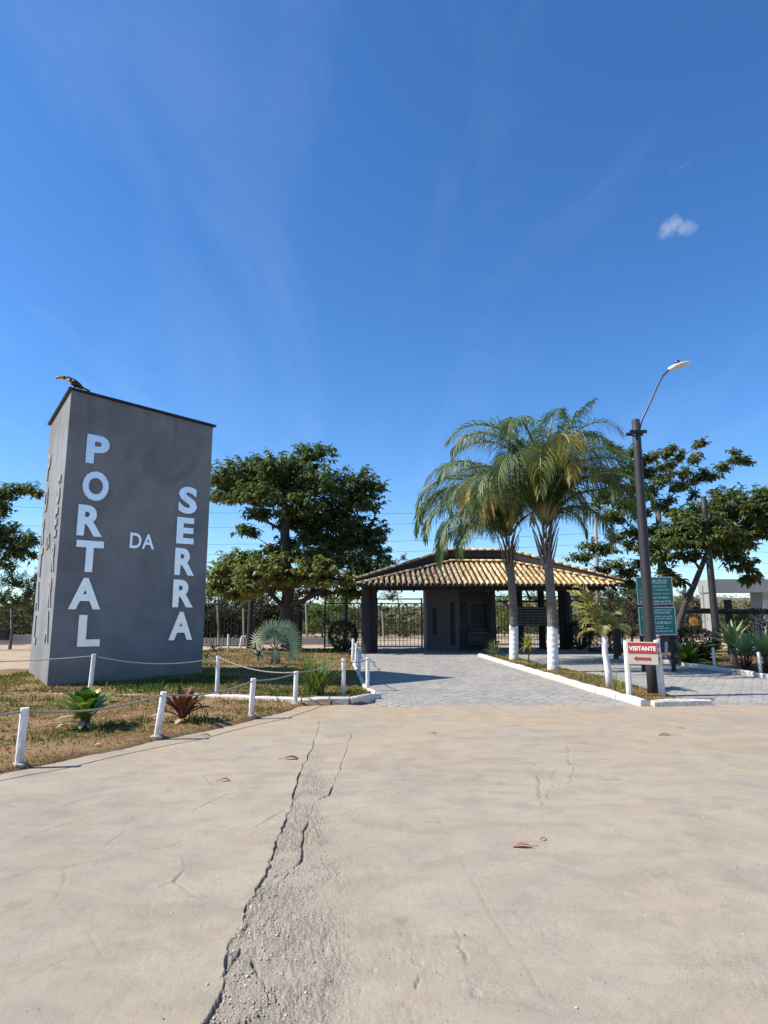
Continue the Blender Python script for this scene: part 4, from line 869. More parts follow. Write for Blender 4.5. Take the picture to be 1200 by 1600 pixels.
# low wall and pale kerb behind the tower
lw = MB(); lw.box((P(-60, 38).x, 38.2, .22), (16, .25, .55)); tag(link('low_wall', lw.mesh('low_wall', M['cement'])), 'low pale masonry wall at the left edge behind the tower', 'wall')
lw = MB(); lw.box((-6.2, 37.5, .16), (9.0, .22, .36)); tag(link('low_wall', lw.mesh('low_wall', M['cement'])), 'low pale wall running behind the iron fence', 'wall')
bx = MB(); p = P(5, 37.6); bx.box((p.x, p.y - .1, .5), (1.0, .5, .55), bev=.02); bx.box((p.x, p.y - .1, .81), (1.1, .6, .06)); tag(link('dark_crate', bx.mesh('dark_crate', M['black_wood'])), 'dark box resting by the low wall at the left edge', 'box')
# yellow round sign
ys = thing('round_sign', 'small round yellow sign on a thin stake under the log rail', 'sign', P(1084, 31)); c = A(1084, 971, 31); b = MB(); b.tube([c + Vector((0, .012, 0)), c - Vector((0, .012, 0))], .21, 18); b.build('disc', printed('sign_yellow', (.75, .38, .02), .5), ys)
b = MB(); b.tube([c - Vector((0, .02, 0)), c - Vector((0, .03, 0))], .08, 12); b.build('mark', printed('sign_ochre', (.55, .22, .02), .5), ys); b = MB(); b.tube([P(1080, 31.06), c + Vector((-.12, .06, .3))], .05, 6); b.build('stake', M['black_wood'], ys)
# utility pole and wires
up_ = thing('utility_pole', 'tall pale grey concrete utility pole rising behind the gatehouse roof', 'utility pole', P(935, 50)); g = P(935, 50); tpz = A(929, 786, 50)
b = MB(); b.tube([g, tpz], [.22, .15], 10); b.build('pole', M['cement'], up_, True); b = MB(); b.box(tpz + Vector((0, 0, -.3)), (2.0, .1, .12)); b.build('crossarm', M['stake'], up_)
for i in range(3): b = MB(); q_ = tpz + Vector((-.8 + .8 * i, 0, -.15)); b.tube([q_ - UZ * .09, q_, q_ + UZ * .12], [.05, .06, .03], 8); b.build('insulator', M['cement'], up_)
for i, (ya, yb_, lab) in enumerate([(775, 796, 'topmost power line crossing behind the tower and the trees'), (810, 806, 'second power line crossing the sky behind the big tree'), (836, 833, 'third power line low behind the big tree'), (851, 850, 'fourth power line low above the gatehouse roof'), (858, 866, 'lowest power line, running behind the gatehouse roof')]):
    a = A(-250, ya, 60); m_ = A(tpz.x * 0 + 930, yb_, 50.2); e = A(1500, yb_ + 30, 60); b = MB(); pts = []
    for s, f in ((a, m_), (m_, e)):
        for k_ in range(16): u_ = k_ / 16; p = s.lerp(f, u_); p.z -= .9 * 4 * u_ * (1 - u_); pts.append(p)
    b.tube(pts + [e], .014, 4); tag(link('power_line', b.mesh('power_line', M['black_iron'])), lab, 'power line')
# ================================================================== VEGETATION
def unit(v): return v / (np.linalg.norm(v, axis=-1, keepdims=True) + 1e-9)
def leafmesh(name, P_, D, U, L, W_, tint, mat, fold=.25, droop=.15):
    n = len(P_); D = unit(D); Sd = unit(np.cross(D, U)); U = unit(np.cross(Sd, D)); L = L[:, None]; W_ = W_[:, None]; g = np.array([0, 0, -1.0])
    f1 = P_ + D * L * .33 + U * (fold * W_ * .5); f2 = P_ + D * L * .72 + g * (droop * L * .35) + U * (fold * W_ * .4); tip = P_ + D * L + g * (droop * L)
    V = np.stack([P_, f1 + Sd * W_ * .5, f2 + Sd * W_ * .42, tip, f2 - Sd * W_ * .42, f1 - Sd * W_ * .5], 1).reshape(-1, 3); i = np.arange(n)[:, None] * 6
    return npmesh(name, V, [np.concatenate([i + a for a in (0, 1, 2, 3)], 1), np.concatenate([i + a for a in (0, 3, 4, 5)], 1)], mat, np.repeat(tint, 6))
def bez(a, c, bend, n=6):
    m = (a + c) / 2 + bend; return [(1 - t) ** 2 * a + 2 * t * (1 - t) * m + t * t * c for t in [i / n for i in range(n + 1)]]
M['bark'] = plain('grey_bark', (.17, .14, .115), (.095, .08, .07), 5, .9, 0, .8, 26, c3=(.22, .19, .16), bdist=.02)
M['bark_dark'] = plain('dark_bark', (.075, .062, .055), (.045, .04, .036), 5, .9, 0, .8, 26, bdist=.02)
M['leaf_big'] = leafmat('leathery_leaf', [(0, (.050, .078, .032)), (.35, (.098, .138, .054)), (.62, (.175, .205, .075)), (.82, (.24, .24, .08)), (1, (.32, .25, .07))], .36, .34, .5)
M['leaf_pale'] = leafmat('pale_leathery_leaf', [(0, (.035, .058, .022)), (.4, (.075, .112, .040)), (.7, (.135, .165, .06)), (1, (.30, .27, .09))], .38, .36, .5)
M['leaf_lime'] = leafmat('lime_leaf', [(0, (.06, .10, .015)), (.5, (.16, .24, .03)), (1, (.30, .34, .06))], .5, .35)
M['leaf_dull'] = leafmat('dull_scrub_leaf', [(0, (.035, .042, .02)), (.4, (.075, .08, .035)), (.7, (.14, .12, .06)), (1, (.26, .20, .11))], .7, .2, .2)
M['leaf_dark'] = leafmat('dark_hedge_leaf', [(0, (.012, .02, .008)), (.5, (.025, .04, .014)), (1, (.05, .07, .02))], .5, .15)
def tree(name, label, cat, base, trunk, clumps, leaf, bark, r0=.2, LL=(.16, .26), ros=8, dens=30, hang=.5, tintf=None, forks=None, group=None, shell=(.45, 1.28), aspect=.42, seed=1, flat=True):
    """trunk: list of Vectors; clumps: (centre, rx, ry, rz, weight)"""
    rr = random.Random(seed); rg = np.random.default_rng(seed); t = thing(name, label, cat, base, group)
    wb = MB(); nT = len(trunk); wb.tube([trunk[0] - Vector((0, 0, .2))] + trunk, [r0 * 1.25, r0 * 1.15] + [r0 * (1 - .45 * i / (nT - 1)) for i in range(1, nT)], 10, jit=.07)
    nodes = [(p, r0 * (1 - .45 * i / (nT - 1))) for i, p in enumerate(trunk)][nT // 2:]
    PP, DD, UU, LN, WD, TT = [], [], [], [], [], []
    clumps = sorted(clumps, key=lambda c: (c[0] - trunk[-1]).length)
    for (c, rx, ry, rz, w) in clumps:
        c = Vector(c)
        def cost(nd): d = c - nd[0]; return d.length + 1.3 * max(0, nd[0].z - c.z + .3 * 0) + .6 * max(0, abs(d.x) * .35 - d.z)
        nd = min(nodes, key=cost); L = (c - nd[0]).length; end = c - Vector((0, 0, rz * .35))
        br = bez(nd[0], end, Vector((rr.uniform(-.12, .12) * L, rr.uniform(-.1, .1) * L, rr.uniform(-.02, .16) * L)), 7); rb = max(.026, min(nd[1] * .75, .022 + .028 * L + .018 * (rx + rz)))
        wb.tube(br, [rb * (1 - .6 * i / 7) for i in range(8)], 7, jit=.06)
        for i in (3, 5, 7): nodes.append((br[i], rb * (1 - .55 * i / 7)))
        ntw = max(4, int(dens * w * (rx * ry * rz) ** .55))
        for k in range(ntw):
            a = rr.uniform(0, 6.283); zz = rr.uniform(-.75, 1); q_ = math.sqrt(max(0, 1 - zz * zz)); f = rr.uniform(*shell)
            tip = c + Vector((math.cos(a) * q_ * rx * f, math.sin(a) * q_ * ry * f, zz * rz * f)); s = br[rr.choice((4, 5, 6, 7))]
            tw = bez(s, tip, Vector((rr.uniform(-.1, .1), rr.uniform(-.1, .1), rr.uniform(-.15, .1))) * (tip - s).length, 3); wb.tube(tw, [.02, .015, .011, .007], 4, caps=False)
            o = tip - s; o = o.normalized() if o.length > 1e-6 else Vector((0, 0, 1)); tw_t = rr.random()
            for m_ in range(rr.randint(ros - 2, ros + 3)):
                az = rr.uniform(0, 6.283); d = Vector((math.cos(az), math.sin(az), rr.uniform(-.9, .5) - hang * .6)) + o * .55; back = rr.random() * .40
                PP.append(tip - o * back + Vector((rr.uniform(-.03, .03), rr.uniform(-.03, .03), 0))); DD.append(d); UU.append(Vector((rr.uniform(-.4, .4), rr.uniform(-.4, .4), 1)))
                l_ = rr.uniform(*LL); LN.append(l_); WD.append(l_ * rr.uniform(aspect * .8, aspect * 1.2)); TT.append(min(1, max(0, (tintf(tip) if tintf else .4) + .28 * (tw_t - .5) + rr.gauss(0, .12))))
    wb.build('trunk', bark, t, True)
    me = leafmesh('crown', np.array(PP), np.array(DD), np.array(UU), np.array(LN), np.array(WD), np.array(TT), leaf, droop=.12 + .2 * hang)
    o = link('crown', me, t); o['kind'] = 'stuff'; return t
def clumps_px(lst, Y, dsc=.001, ydep=.9):
    out = []
    for q_ in lst:
        x, y, rx, ry = q_[:4]; dy_ = q_[4] if len(q_) > 4 else 0; w = q_[5] if len(q_) > 5 else 1; p = A(x, y, Y + dy_); k = (Y + dy_) * .00103; out.append((p, rx * k, max(rx, ry) * k * ydep, ry * k, w))
    return out
YT = 29.5
T1 = [(352, 742, 32, 22, -.5), (392, 735, 34, 24, .8), (435, 728, 40, 26, -.8), (492, 706, 34, 17, .3), (470, 735, 34, 24, 1.0), (440, 758, 50, 30, .2), (505, 752, 40, 30, -.9), (553, 755, 40, 24, .5), (590, 755, 16, 13, 0), (400, 772, 40, 20, -1.4), (355, 772, 28, 16, .6), (470, 790, 46, 24, -1.0), (505, 815, 40, 20, .6), (460, 812, 36, 18, .6), (570, 825, 36, 18, .9), (525, 850, 40, 18, .4), (560, 780, 36, 20, .5), (420, 750, 44, 26, 1.0), (375, 755, 36, 22, .8), (600, 870, 14, 12, 0), (530, 795, 42, 26, 1.0), (384, 825, 20, 9, -.4, 1.3), (560, 845, 42, 20, 1.2), (585, 858, 22, 12, .2), (545, 822, 30, 16, 0), (400, 800, 24, 14, -.5, .8),
      (345, 892, 26, 20, -.8), (338, 918, 24, 14, -.3), (370, 928, 26, 10, .5), (425, 918, 26, 9, .8, .8), (500, 925, 30, 9, .8, .7), (548, 925, 26, 10, .3), (360, 905, 34, 16, .2), (440, 905, 36, 14, -1), (480, 900, 36, 14, -.2), (395, 880, 40, 18, .6), (505, 862, 36, 16, .5), (580, 905, 26, 12, -.4), (385, 922, 24, 8, -1.0, .7), (376, 872, 34, 15, .4), (415, 885, 40, 20, -1.6), (392, 905, 30, 15, -1.8), (462, 868, 36, 17, -1.2), (500, 885, 40, 16, -2.0), (540, 872, 38, 17, -.8), (575, 884, 30, 16, -1.2), (520, 905, 40, 14, -1.8), (555, 905, 30, 12, .2), (455, 845, 24, 10, .6, .7), (490, 835, 36, 14, .4), (430, 855, 26, 9, -.6, .8)]
bt = A(452, 1012, YT); bt.z = .05
def t1t(p):
    low = A(455, 868, YT).z
    return .40 + .32 * max(0, min(1, (low + .6 - p.z) / .9))
tree('leafy_tree', 'big dark green leathery-leaved tree with low forked limbs between tower and gatehouse', 'tree', bt, [bt, A(449, 980, YT), A(447, 948, YT), A(452, 915, YT + .1), A(447, 880, YT + .1), A(445, 830, YT), A(452, 800, YT)], clumps_px(T1, YT), M['leaf_big'], M['bark_dark'], .34, (.17, .30), 8, 118, .6, t1t, seed=3)
lm = bpy.data.objects.get('leafy_tree'); wb = MB()
for pts, r in [([(447, 950, 0), (470, 940, -.3), (500, 925, -.6), (522, 908, -1)], .14), ([(445, 950, 0), (425, 930, -.5), (410, 912, -1.0), (398, 895, -1.2)], .13), ([(450, 935, 0), (465, 905, -.3), (480, 880, -.5)], .12), ([(447, 945, 0), (440, 910, .3), (430, 880, .5)], .10)]:
    wb.tube([A(x, y, YT + d) for x, y, d in pts], [r * (1 - .18 * i) for i in range(len(pts))], 8, jit=.06)
wb.build('limb', M['bark_dark'], lm, True)
# right: sparse tall tree and the dense one before it
Y2 = 27.5
T2 = [(1000, 720, 22, 14, .2), (1020, 712, 18, 12, -.3), (970, 735, 26, 16, .5), (1010, 765, 28, 16, .3), (1045, 725, 20, 12, .4), (1065, 755, 20, 12, -.4), (975, 785, 26, 16, .2), (1015, 830, 24, 16, .4), (985, 828, 22, 14, -.4), (1020, 860, 22, 16, .6), (1050, 800, 18, 12, .5), (945, 860, 24, 10, .3), (980, 895, 24, 14, 0), (1045, 780, 16, 10, 0), (1085, 745, 16, 10, .4), (1050, 697, 14, 8, 0), (1062, 712, 16, 9, .5), (1098, 690, 18, 7, .3), (1088, 712, 16, 10, -.4), (1038, 706, 12, 10, .3), (985, 705, 14, 12, -.3), (948, 690, 9, 7, 0), (962, 700, 14, 10, .5), (1068, 735, 20, 12, -.5), (1100, 735, 14, 9, .4), (1112, 742, 18, 8, 0), (1130, 728, 18, 9, .1), (1152, 716, 18, 8, .2), (1170, 720, 10, 7, .1), (1146, 704, 12, 5, .2), (1010, 735, 30, 18, .8), (1040, 745, 24, 14, -.6), (990, 760, 28, 16, .6), (950, 740, 24, 16, 1.0), (940, 775, 26, 18, .6), (960, 805, 28, 16, -.2), (1000, 800, 20, 14, .4), (1030, 790, 16, 12, .6), (960, 838, 18, 10, 0), (925, 850, 26, 8, .3), (905, 868, 24, 8, .6), (985, 850, 20, 14, .5), (960, 880, 22, 10, -.3), (1000, 880, 18, 14, .3), (1055, 760, 16, 10, .3), (1120, 765, 12, 7, 0), (1110, 790, 12, 8, .3), (1085, 770, 12, 9, .3), (985, 910, 20, 14, .5), (940, 890, 14, 10, .4)]
b2 = A(1040, 1010, Y2); b2.z = .05
tree('sparse_tree', 'tall open-crowned tree with pale branches behind the street lamp and green signs', 'tree', b2, [b2, A(1038, 960, Y2), A(1036, 915, Y2), A(1032, 870, Y2), A(1030, 830, Y2), A(1028, 795, Y2)], clumps_px(T2, Y2, ydep=1.2), M['leaf_pale'], M['bark'], .20, (.14, .24), 7, 115, .5, lambda p: .60, seed=5, shell=(.2, 1.1))
Y3 = 25.0
T3 = [(1105, 790, 30, 14, .6), (1135, 772, 26, 14, .8), (1075, 800, 26, 14, .8), (1045, 835, 24, 12, .9), (1160, 850, 24, 14, .8), (1080, 832, 34, 16, 0), (1110, 845, 34, 14, .4), (1060, 835, 30, 14, .6), (1140, 835, 30, 16, 0), (1180, 830, 30, 16, .4), (1020, 850, 26, 14, .6), (1078, 865, 24, 12, .4), (1205, 800, 34, 18, .6), (1180, 800, 30, 16, .9), (1068, 820, 32, 16, .3), (1100, 815, 36, 18, -.8), (1135, 800, 34, 20, .4), (1165, 785, 34, 20, -.4), (1200, 775, 34, 20, .3), (1225, 790, 34, 22, 0), (1120, 830, 36, 18, -1), (1155, 822, 36, 18, .7), (1190, 812, 34, 20, -.5), (1095, 845, 28, 12, -1.1, .8), (1058, 850, 28, 12, -.6, .8), (1035, 868, 24, 12, .2, .8), (1138, 850, 20, 14, -.3), (1150, 868, 22, 16, .3), (1165, 885, 24, 14, -.3), (1168, 905, 18, 10, .2), (1120, 862, 16, 10, 0, .6), (1040, 890, 18, 12, .5, .7), (1050, 905, 18, 12, .2), (1245, 815, 30, 22, .4), (1215, 825, 26, 12, .4)]
b3 = A(1056, 1012, Y3); b3.z = .05
tree('leaning_tree', 'leaning dense green tree with forked dark trunk spreading over the right edge', 'tree', b3, [b3, A(1061, 975, Y3), A(1070, 945, Y3), A(1083, 918, Y3), A(1094, 890, Y3), A(1106, 862, Y3), A(1122, 838, Y3)], clumps_px(T3, Y3), M['leaf_pale'], M['bark_dark'], .14, (.16, .27), 8, 120, .5, lambda p: .60, seed=8)
# far left trees
Y4 = 33.0
T4 = [(10, 768, 26, 12, 0), (40, 762, 24, 10, .3), (60, 770, 12, 9, 0), (-15, 785, 30, 18, .3), (5, 795, 14, 12, -.3), (10, 838, 24, 24, .3), (45, 842, 18, 14, -.4), (25, 860, 24, 18, .6), (-15, 830, 30, 30, .5), (-30, 870, 34, 26, 0), (55, 865, 10, 10, .3, .6), (-50, 790, 30, 24, 0)]
b4 = A(-35, 1004, Y4); b4.z = 0
tree('leafy_tree', 'dark tree at the left edge sending a leafy bough towards the tower', 'tree', b4, [b4, A(-35, 950, Y4), A(-30, 900, Y4), A(-22, 850, Y4), A(-15, 815, Y4)], clumps_px(T4, Y4), M['leaf_big'], M['bark_dark'], .22, (.18, .28), 8, 120, .5, lambda p: .42, seed=11)
def bush(label, px, pb, Y_, lst, mat, tf, seed, cat='bush', name='bush', LL=(.10, .18), dens=80, group=None, bark=None, r0=.07):
    b0 = P(px, Y_); top = A(lst[0][0], lst[0][1], Y_); return tree(name, label, cat, b0, [b0, b0.lerp(top, .25) + Vector((.05, 0, 0)), b0.lerp(top, .55)], clumps_px(lst, Y_), mat, bark or M['bark'], r0, LL, 7, dens, .2, tf, seed=seed, group=group, shell=(.35, 1.05))
bush('lit green bush low under the dark left-edge tree', 20, 995, 34, [(22, 905, 40, 22), (50, 920, 20, 22), (0, 930, 30, 26), (30, 938, 34, 20), (15, 880, 22, 12)], M['leaf_lime'], lambda p: .25, 21)
bush('olive bush beside the tower foot at the left edge', 55, 995, 36, [(50, 945, 22, 24), (60, 900, 16, 18), (60, 975, 14, 14)], M['leaf_dull'], lambda p: .35, 22)
bush('lime green bush in the sun behind the fence panel left of the gate column', 556, 995, 44, [(552, 926, 24, 12), (535, 935, 22, 12), (570, 940, 20, 14), (520, 950, 22, 16)], M['leaf_lime'], lambda p: .6, 23)
bush('sunlit green bush behind the tree trunk and the gate panel', 505, 1000, 39, [(497, 952, 24, 14), (490, 975, 24, 16), (515, 968, 20, 16)], M['leaf_lime'], lambda p: .3, 24)
bush('lime bush seen through the exit gate, nearer the booth', 800, 995, 46, [(785, 935, 26, 12), (800, 950, 26, 16), (790, 968, 24, 14)], M['leaf_lime'], lambda p: .55, 25)
bush('lime bush seen through the exit gate, nearer the right-hand column', 850, 995, 48, [(835, 932, 28, 12), (862, 940, 24, 14), (845, 962, 30, 16)], M['leaf_lime'], lambda p: .5, 26)
bush('greyish thin shrub rising behind the left end of the tiled roof', 625, 990, 60, [(618, 880, 16, 10), (632, 868, 8, 9), (605, 892, 14, 10), (622, 905, 22, 14), (650, 912, 16, 8), (610, 930, 22, 16)], M['leaf_dull'], lambda p: .55, 27, dens=60)
bush('grey-green shrub peeping above the right end of the tiled roof', 905, 990, 55, [(897, 892, 8, 5), (912, 893, 6, 4), (905, 905, 16, 10), (905, 930, 24, 16)], M['leaf_dull'], lambda p: .5, 28)
for i, (px, lab) in enumerate([(920, 'olive shrub beyond the right-hand column of the gatehouse'), (950, 'tangled olive shrub behind the dark stump post'), (985, 'tall olive shrub behind the left half of the green signs'), (1068, 'dry olive shrub behind the log rail near the round sign')]):
    bush(lab, px, 1000, 38 + i, [(px, 945, 22, 22), (px - 12, 970, 22, 18), (px + 14, 965, 22, 20), (px + 4, 925, 16, 12), (px, 988, 26, 10)], M['leaf_dull'], lambda p: .38, 31 + i)
for i, (px, ty, Y_k, mat, tt, lab) in enumerate([(322, 905, 47, 'leaf_dull', .45, 'olive thicket tree behind the iron fence, closest to the tower edge'), (362, 915, 50, 'leaf_dull', .4, 'low olive tree behind the iron fence, left of the dark timber pole'), (402, 908, 48, 'leaf_lime', .25, 'green tree behind the iron fence, right of the dark timber pole'), (470, 905, 52, 'leaf_dull', .5, 'grey-green tree behind the trunk of the big forked tree'), (530, 912, 56, 'leaf_lime', .45, 'distant lime tree behind the slim dark pole'), (918, 885, 58, 'leaf_dull', .5, 'tall grey-green tree behind the right end of the roof'), (965, 900, 50, 'leaf_lime', .15, 'green tree behind the young yellow palm'), (1010, 905, 52, 'leaf_dull', .45, 'olive tree hidden partly by the green notice panels'), (1078, 925, 56, 'leaf_dull', .5, 'distant olive tree between the leaning trunk and the concrete gateway')]):
    bush(lab, px, 1000, Y_k, [(px, ty + 8, 16, 10), (px - 14, ty + 24, 22, 14), (px + 15, ty + 20, 20, 14), (px, ty + 40, 30, 16), (px - 20, ty + 55, 22, 16), (px + 22, ty + 52, 22, 16)], M[mat], lambda p, tt=tt: tt, 81 + i, cat='tree', name='background_tree', LL=(.14, .26), dens=50)
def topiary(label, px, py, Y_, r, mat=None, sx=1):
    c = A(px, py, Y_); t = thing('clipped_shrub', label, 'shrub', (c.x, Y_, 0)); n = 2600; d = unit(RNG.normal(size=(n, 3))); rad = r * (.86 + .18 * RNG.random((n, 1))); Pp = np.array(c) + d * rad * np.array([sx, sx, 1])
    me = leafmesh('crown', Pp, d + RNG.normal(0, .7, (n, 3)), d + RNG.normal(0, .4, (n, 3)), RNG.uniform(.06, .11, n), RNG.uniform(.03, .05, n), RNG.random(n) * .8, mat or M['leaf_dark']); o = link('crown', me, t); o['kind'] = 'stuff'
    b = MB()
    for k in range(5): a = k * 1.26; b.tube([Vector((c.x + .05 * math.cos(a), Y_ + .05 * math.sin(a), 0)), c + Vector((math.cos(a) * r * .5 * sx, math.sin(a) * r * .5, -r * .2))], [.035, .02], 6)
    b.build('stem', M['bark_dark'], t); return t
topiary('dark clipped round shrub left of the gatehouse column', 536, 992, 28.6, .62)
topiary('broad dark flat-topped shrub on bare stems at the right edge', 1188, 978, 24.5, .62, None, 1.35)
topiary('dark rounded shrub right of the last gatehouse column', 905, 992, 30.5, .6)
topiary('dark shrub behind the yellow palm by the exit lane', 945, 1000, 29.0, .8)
for px, py, s, lab in [(1083, 1003, .5, 'low dark reddish shrub beside the rear black lamp pole')]: topiary(lab, px, py, 22.8, .5, leafmat('dark_red_leaf', [(0, (.02, .012, .010)), (.5, (.05, .022, .016)), (1, (.08, .07, .02))], .5, .1), 1.5)
# scrub belt and dry hill
def scrub(name, n, xf, tf, LL, mat):
    x, y, z = xf(n); d = RNG.normal(size=(n, 3)); d[:, 2] = np.abs(d[:, 2]) * .7; u = RNG.normal(size=(n, 3)); u[:, 2] += 1.5; L = RNG.uniform(*LL, n)
    return tag(link(name, leafmesh(name, np.stack([x, y, z], 1), d, u, L, L * RNG.uniform(.35, .6, n), tf(x, y, z), mat)), kind='stuff')
def belt(n):
    x = RNG.uniform(-48, 52, n); y = RNG.uniform(47, 56, n); top = -.4 + 4.4 * fbm(x * .28, y * .2, 401) + 1.9 * fbm(x * 1.1, y * .5, 402) - .8 - .07 * (56 - y); top = top * np.where(np.abs(x - 2.5) < 4, .62, 1)
    return x, y, top * RNG.random(n) ** .55
scrub('scrub_belt', 46000, belt, lambda x, y, z: np.clip(.42 + .35 * (fbm(x * .5, y * .4, 411) - .5) * 2 + RNG.normal(0, .15, len(x)), 0, 1), (.14, .30), M['leaf_dull'])
def hedge(n):
    x = RNG.uniform(-16, -5.5, n); y = RNG.uniform(40, 43, n); return x, y, (.5 + 3.4 * fbm(x * .7, y * .5, 421)) * RNG.random(n) ** .6
scrub('dry_hedge', 22000, hedge, lambda x, y, z: np.clip(.22 + .25 * (fbm(x * .9, z, 431) - .4) * 2 + RNG.normal(0, .18, len(x)), 0, 1), (.12, .26), M['leaf_dull'])
hedge2 = lambda n: (lambda x, y: (x, y, (.6 + 3.6 * fbm(x * .7, y * .5, 423)) * RNG.random(n) ** .6))(RNG.uniform(-36, -20, n), RNG.uniform(40, 43, n))
scrub('dry_hedge', 11000, hedge2, lambda x, y, z: np.clip(.2 + .25 * (fbm(x * .9, z, 433) - .4) * 2 + RNG.normal(0, .18, len(x)), 0, 1), (.12, .26), M['leaf_dull'])
M['hill'] = mk_soil('scrub_hill', [(.10, .095, .05), (.17, .14, .08), (.24, .19, .11), (.13, .12, .06)], 4)
xa, ya = np.meshgrid(np.linspace(-320, 420, 150), np.linspace(60, 340, 60)); hz_ = np.maximum(0, (ya - 62) / 240) ** .8 * (3 + 5 * fbm(xa * .008, ya * .01, 441) + 4 * sstep(20, 140, xa)) + 1.6 * (fbm(xa * .15, ya * .15, 442) - .5) * sstep(60, 75, ya) - .1
tag(link('hillside', gridmesh('hillside', xa, ya, hz_, M['hill'])), kind='structure')
def hills(n):
    y = 62 + 230 * RNG.random(n) ** 1.7; x = RNG.uniform(-.8, 1.1, n) * y; b = np.maximum(0, (y - 62) / 240) ** .8 * (3 + 5 * fbm(x * .008, y * .01, 441) + 4 * sstep(20, 140, x)); k = fbm(x * .12, y * .12, 451)
    return x, y, b + RNG.random(n) ** .7 * (.3 + 2.4 * np.maximum(0, k - .35) * 2)
scrub('hill_scrub', 34000, hills, lambda x, y, z: np.clip(.42 + .3 * (fbm(x * .08, y * .08, 461) - .5) * 2 + RNG.normal(0, .15, len(x)), 0, 1), (.35, .85), M['leaf_dull'])
# ================================================================== PALMS
M['palm_leaf'] = leafmat('palm_leaf', [(0, (.058, .098, .040)), (.4, (.115, .170, .066)), (.65, (.22, .23, .07)), (.85, (.40, .29, .08)), (1, (.36, .24, .13))], .5, .3, .35)
M['rachis'] = plain('palm_stalk', (.20, .19, .07), (.28, .22, .10), 9, .6, 0, .2)
M['palm_trunk'] = plain('ringed_palm_trunk', (.20, .165, .14), (.13, .11, .095), 7, .9, 0, .7, 22, c3=(.26, .22, .19), bdist=.02)
M['boot'] = plain('palm_leaf_base', (.22, .17, .12), (.14, .11, .085), 6, .85, 0, .6, 24, c3=(.28, .23, .16), bdist=.01)
def frond(name, parent, base, az, e0, drp, L, tint, rg, LLf=.86, nl=104, pet=.12, hangy=1.15, wf=.0135, xp=1.35):
    N = 26; a = R(az); h = Vector((math.cos(a), math.sin(a), 0)); sd = np.array([-math.sin(a), math.cos(a), 0]); pts = [Vector(base)]; e = R(e0); tw = rg.normal(0, .10)
    for i in range(N):
        s = (i + .5) / N; ang = R(e0) - R(drp) * s ** xp; pts.append(pts[-1] + (h * math.cos(ang) + UZ * math.sin(ang) + Vector(sd) * tw * s * .4) * (L / N))
    PA = np.array(pts); b = MB(); b.tube(pts, [.040 * (1 - .9 * i / N) * (L / 4) ** .5 + .004 for i in range(N + 1)], 5, sq=[(1.3, .8)] * (N + 1)); fo = b.build(name, M['rachis'], parent, True)
    m = nl * 2; s = pet + (1 - pet) * (np.repeat(np.arange(nl), 2) + rg.uniform(.1, .9, m)) / nl; sg = np.tile([1., -1.], nl); f = s * N; i0 = np.minimum(f.astype(int), N - 1); B = PA[i0] + (PA[i0 + 1] - PA[i0]) * (f - i0)[:, None]; T = unit(PA[i0 + 1] - PA[i0]); Sd = np.tile(sd, (m, 1)) * sg[:, None]; Nn = unit(np.cross(T, Sd)) * sg[:, None]
    ll = L * .165 * LLf / .62 * np.clip(np.sin(np.pi * np.clip((s - pet * .5) / (1 - pet * .5), 0, 1) ** .75) ** .55, .25, 1) * rg.uniform(.85, 1.12, m)
    D = unit(Sd * (.85 + rg.normal(0, .12, m))[:, None] + T * (.50 + .5 * s)[:, None] + Nn * rg.uniform(-.25, .75, m)[:, None]); g = np.array([0, 0, -1.0]); w = wf * L / 4 * rg.uniform(.8, 1.2, m)
    sts = [B]; cur = B; 
    for q_, gw in enumerate((.30, .95, 1.7)):
        D = unit(D + g * gw * hangy * rg.uniform(.45, 1.0, m)[:, None]); cur = cur + D * (ll * (.36, .34, .30)[q_])[:, None]; sts.append(cur)
    wv = unit(np.cross(D, np.tile(sd, (m, 1)) * .3 + T)) ; V = np.stack([x for st, k in zip(sts, (.75, 1, .7, .12)) for x in (st - wv * (w * k)[:, None], st + wv * (w * k)[:, None])], 1).reshape(-1, 3); i = np.arange(m)[:, None] * 8
    F = np.concatenate([np.concatenate([i + o for o in (k, k + 1, k + 3, k + 2)], 1) for k in (0, 2, 4)]); tt = np.clip(tint + rg.normal(0, .07, m) + .1 * (s - .5), 0, 1)
    link('leaflets', npmesh('leaflets', V, F, M['palm_leaf'], np.repeat(tt, 8)), fo); return fo
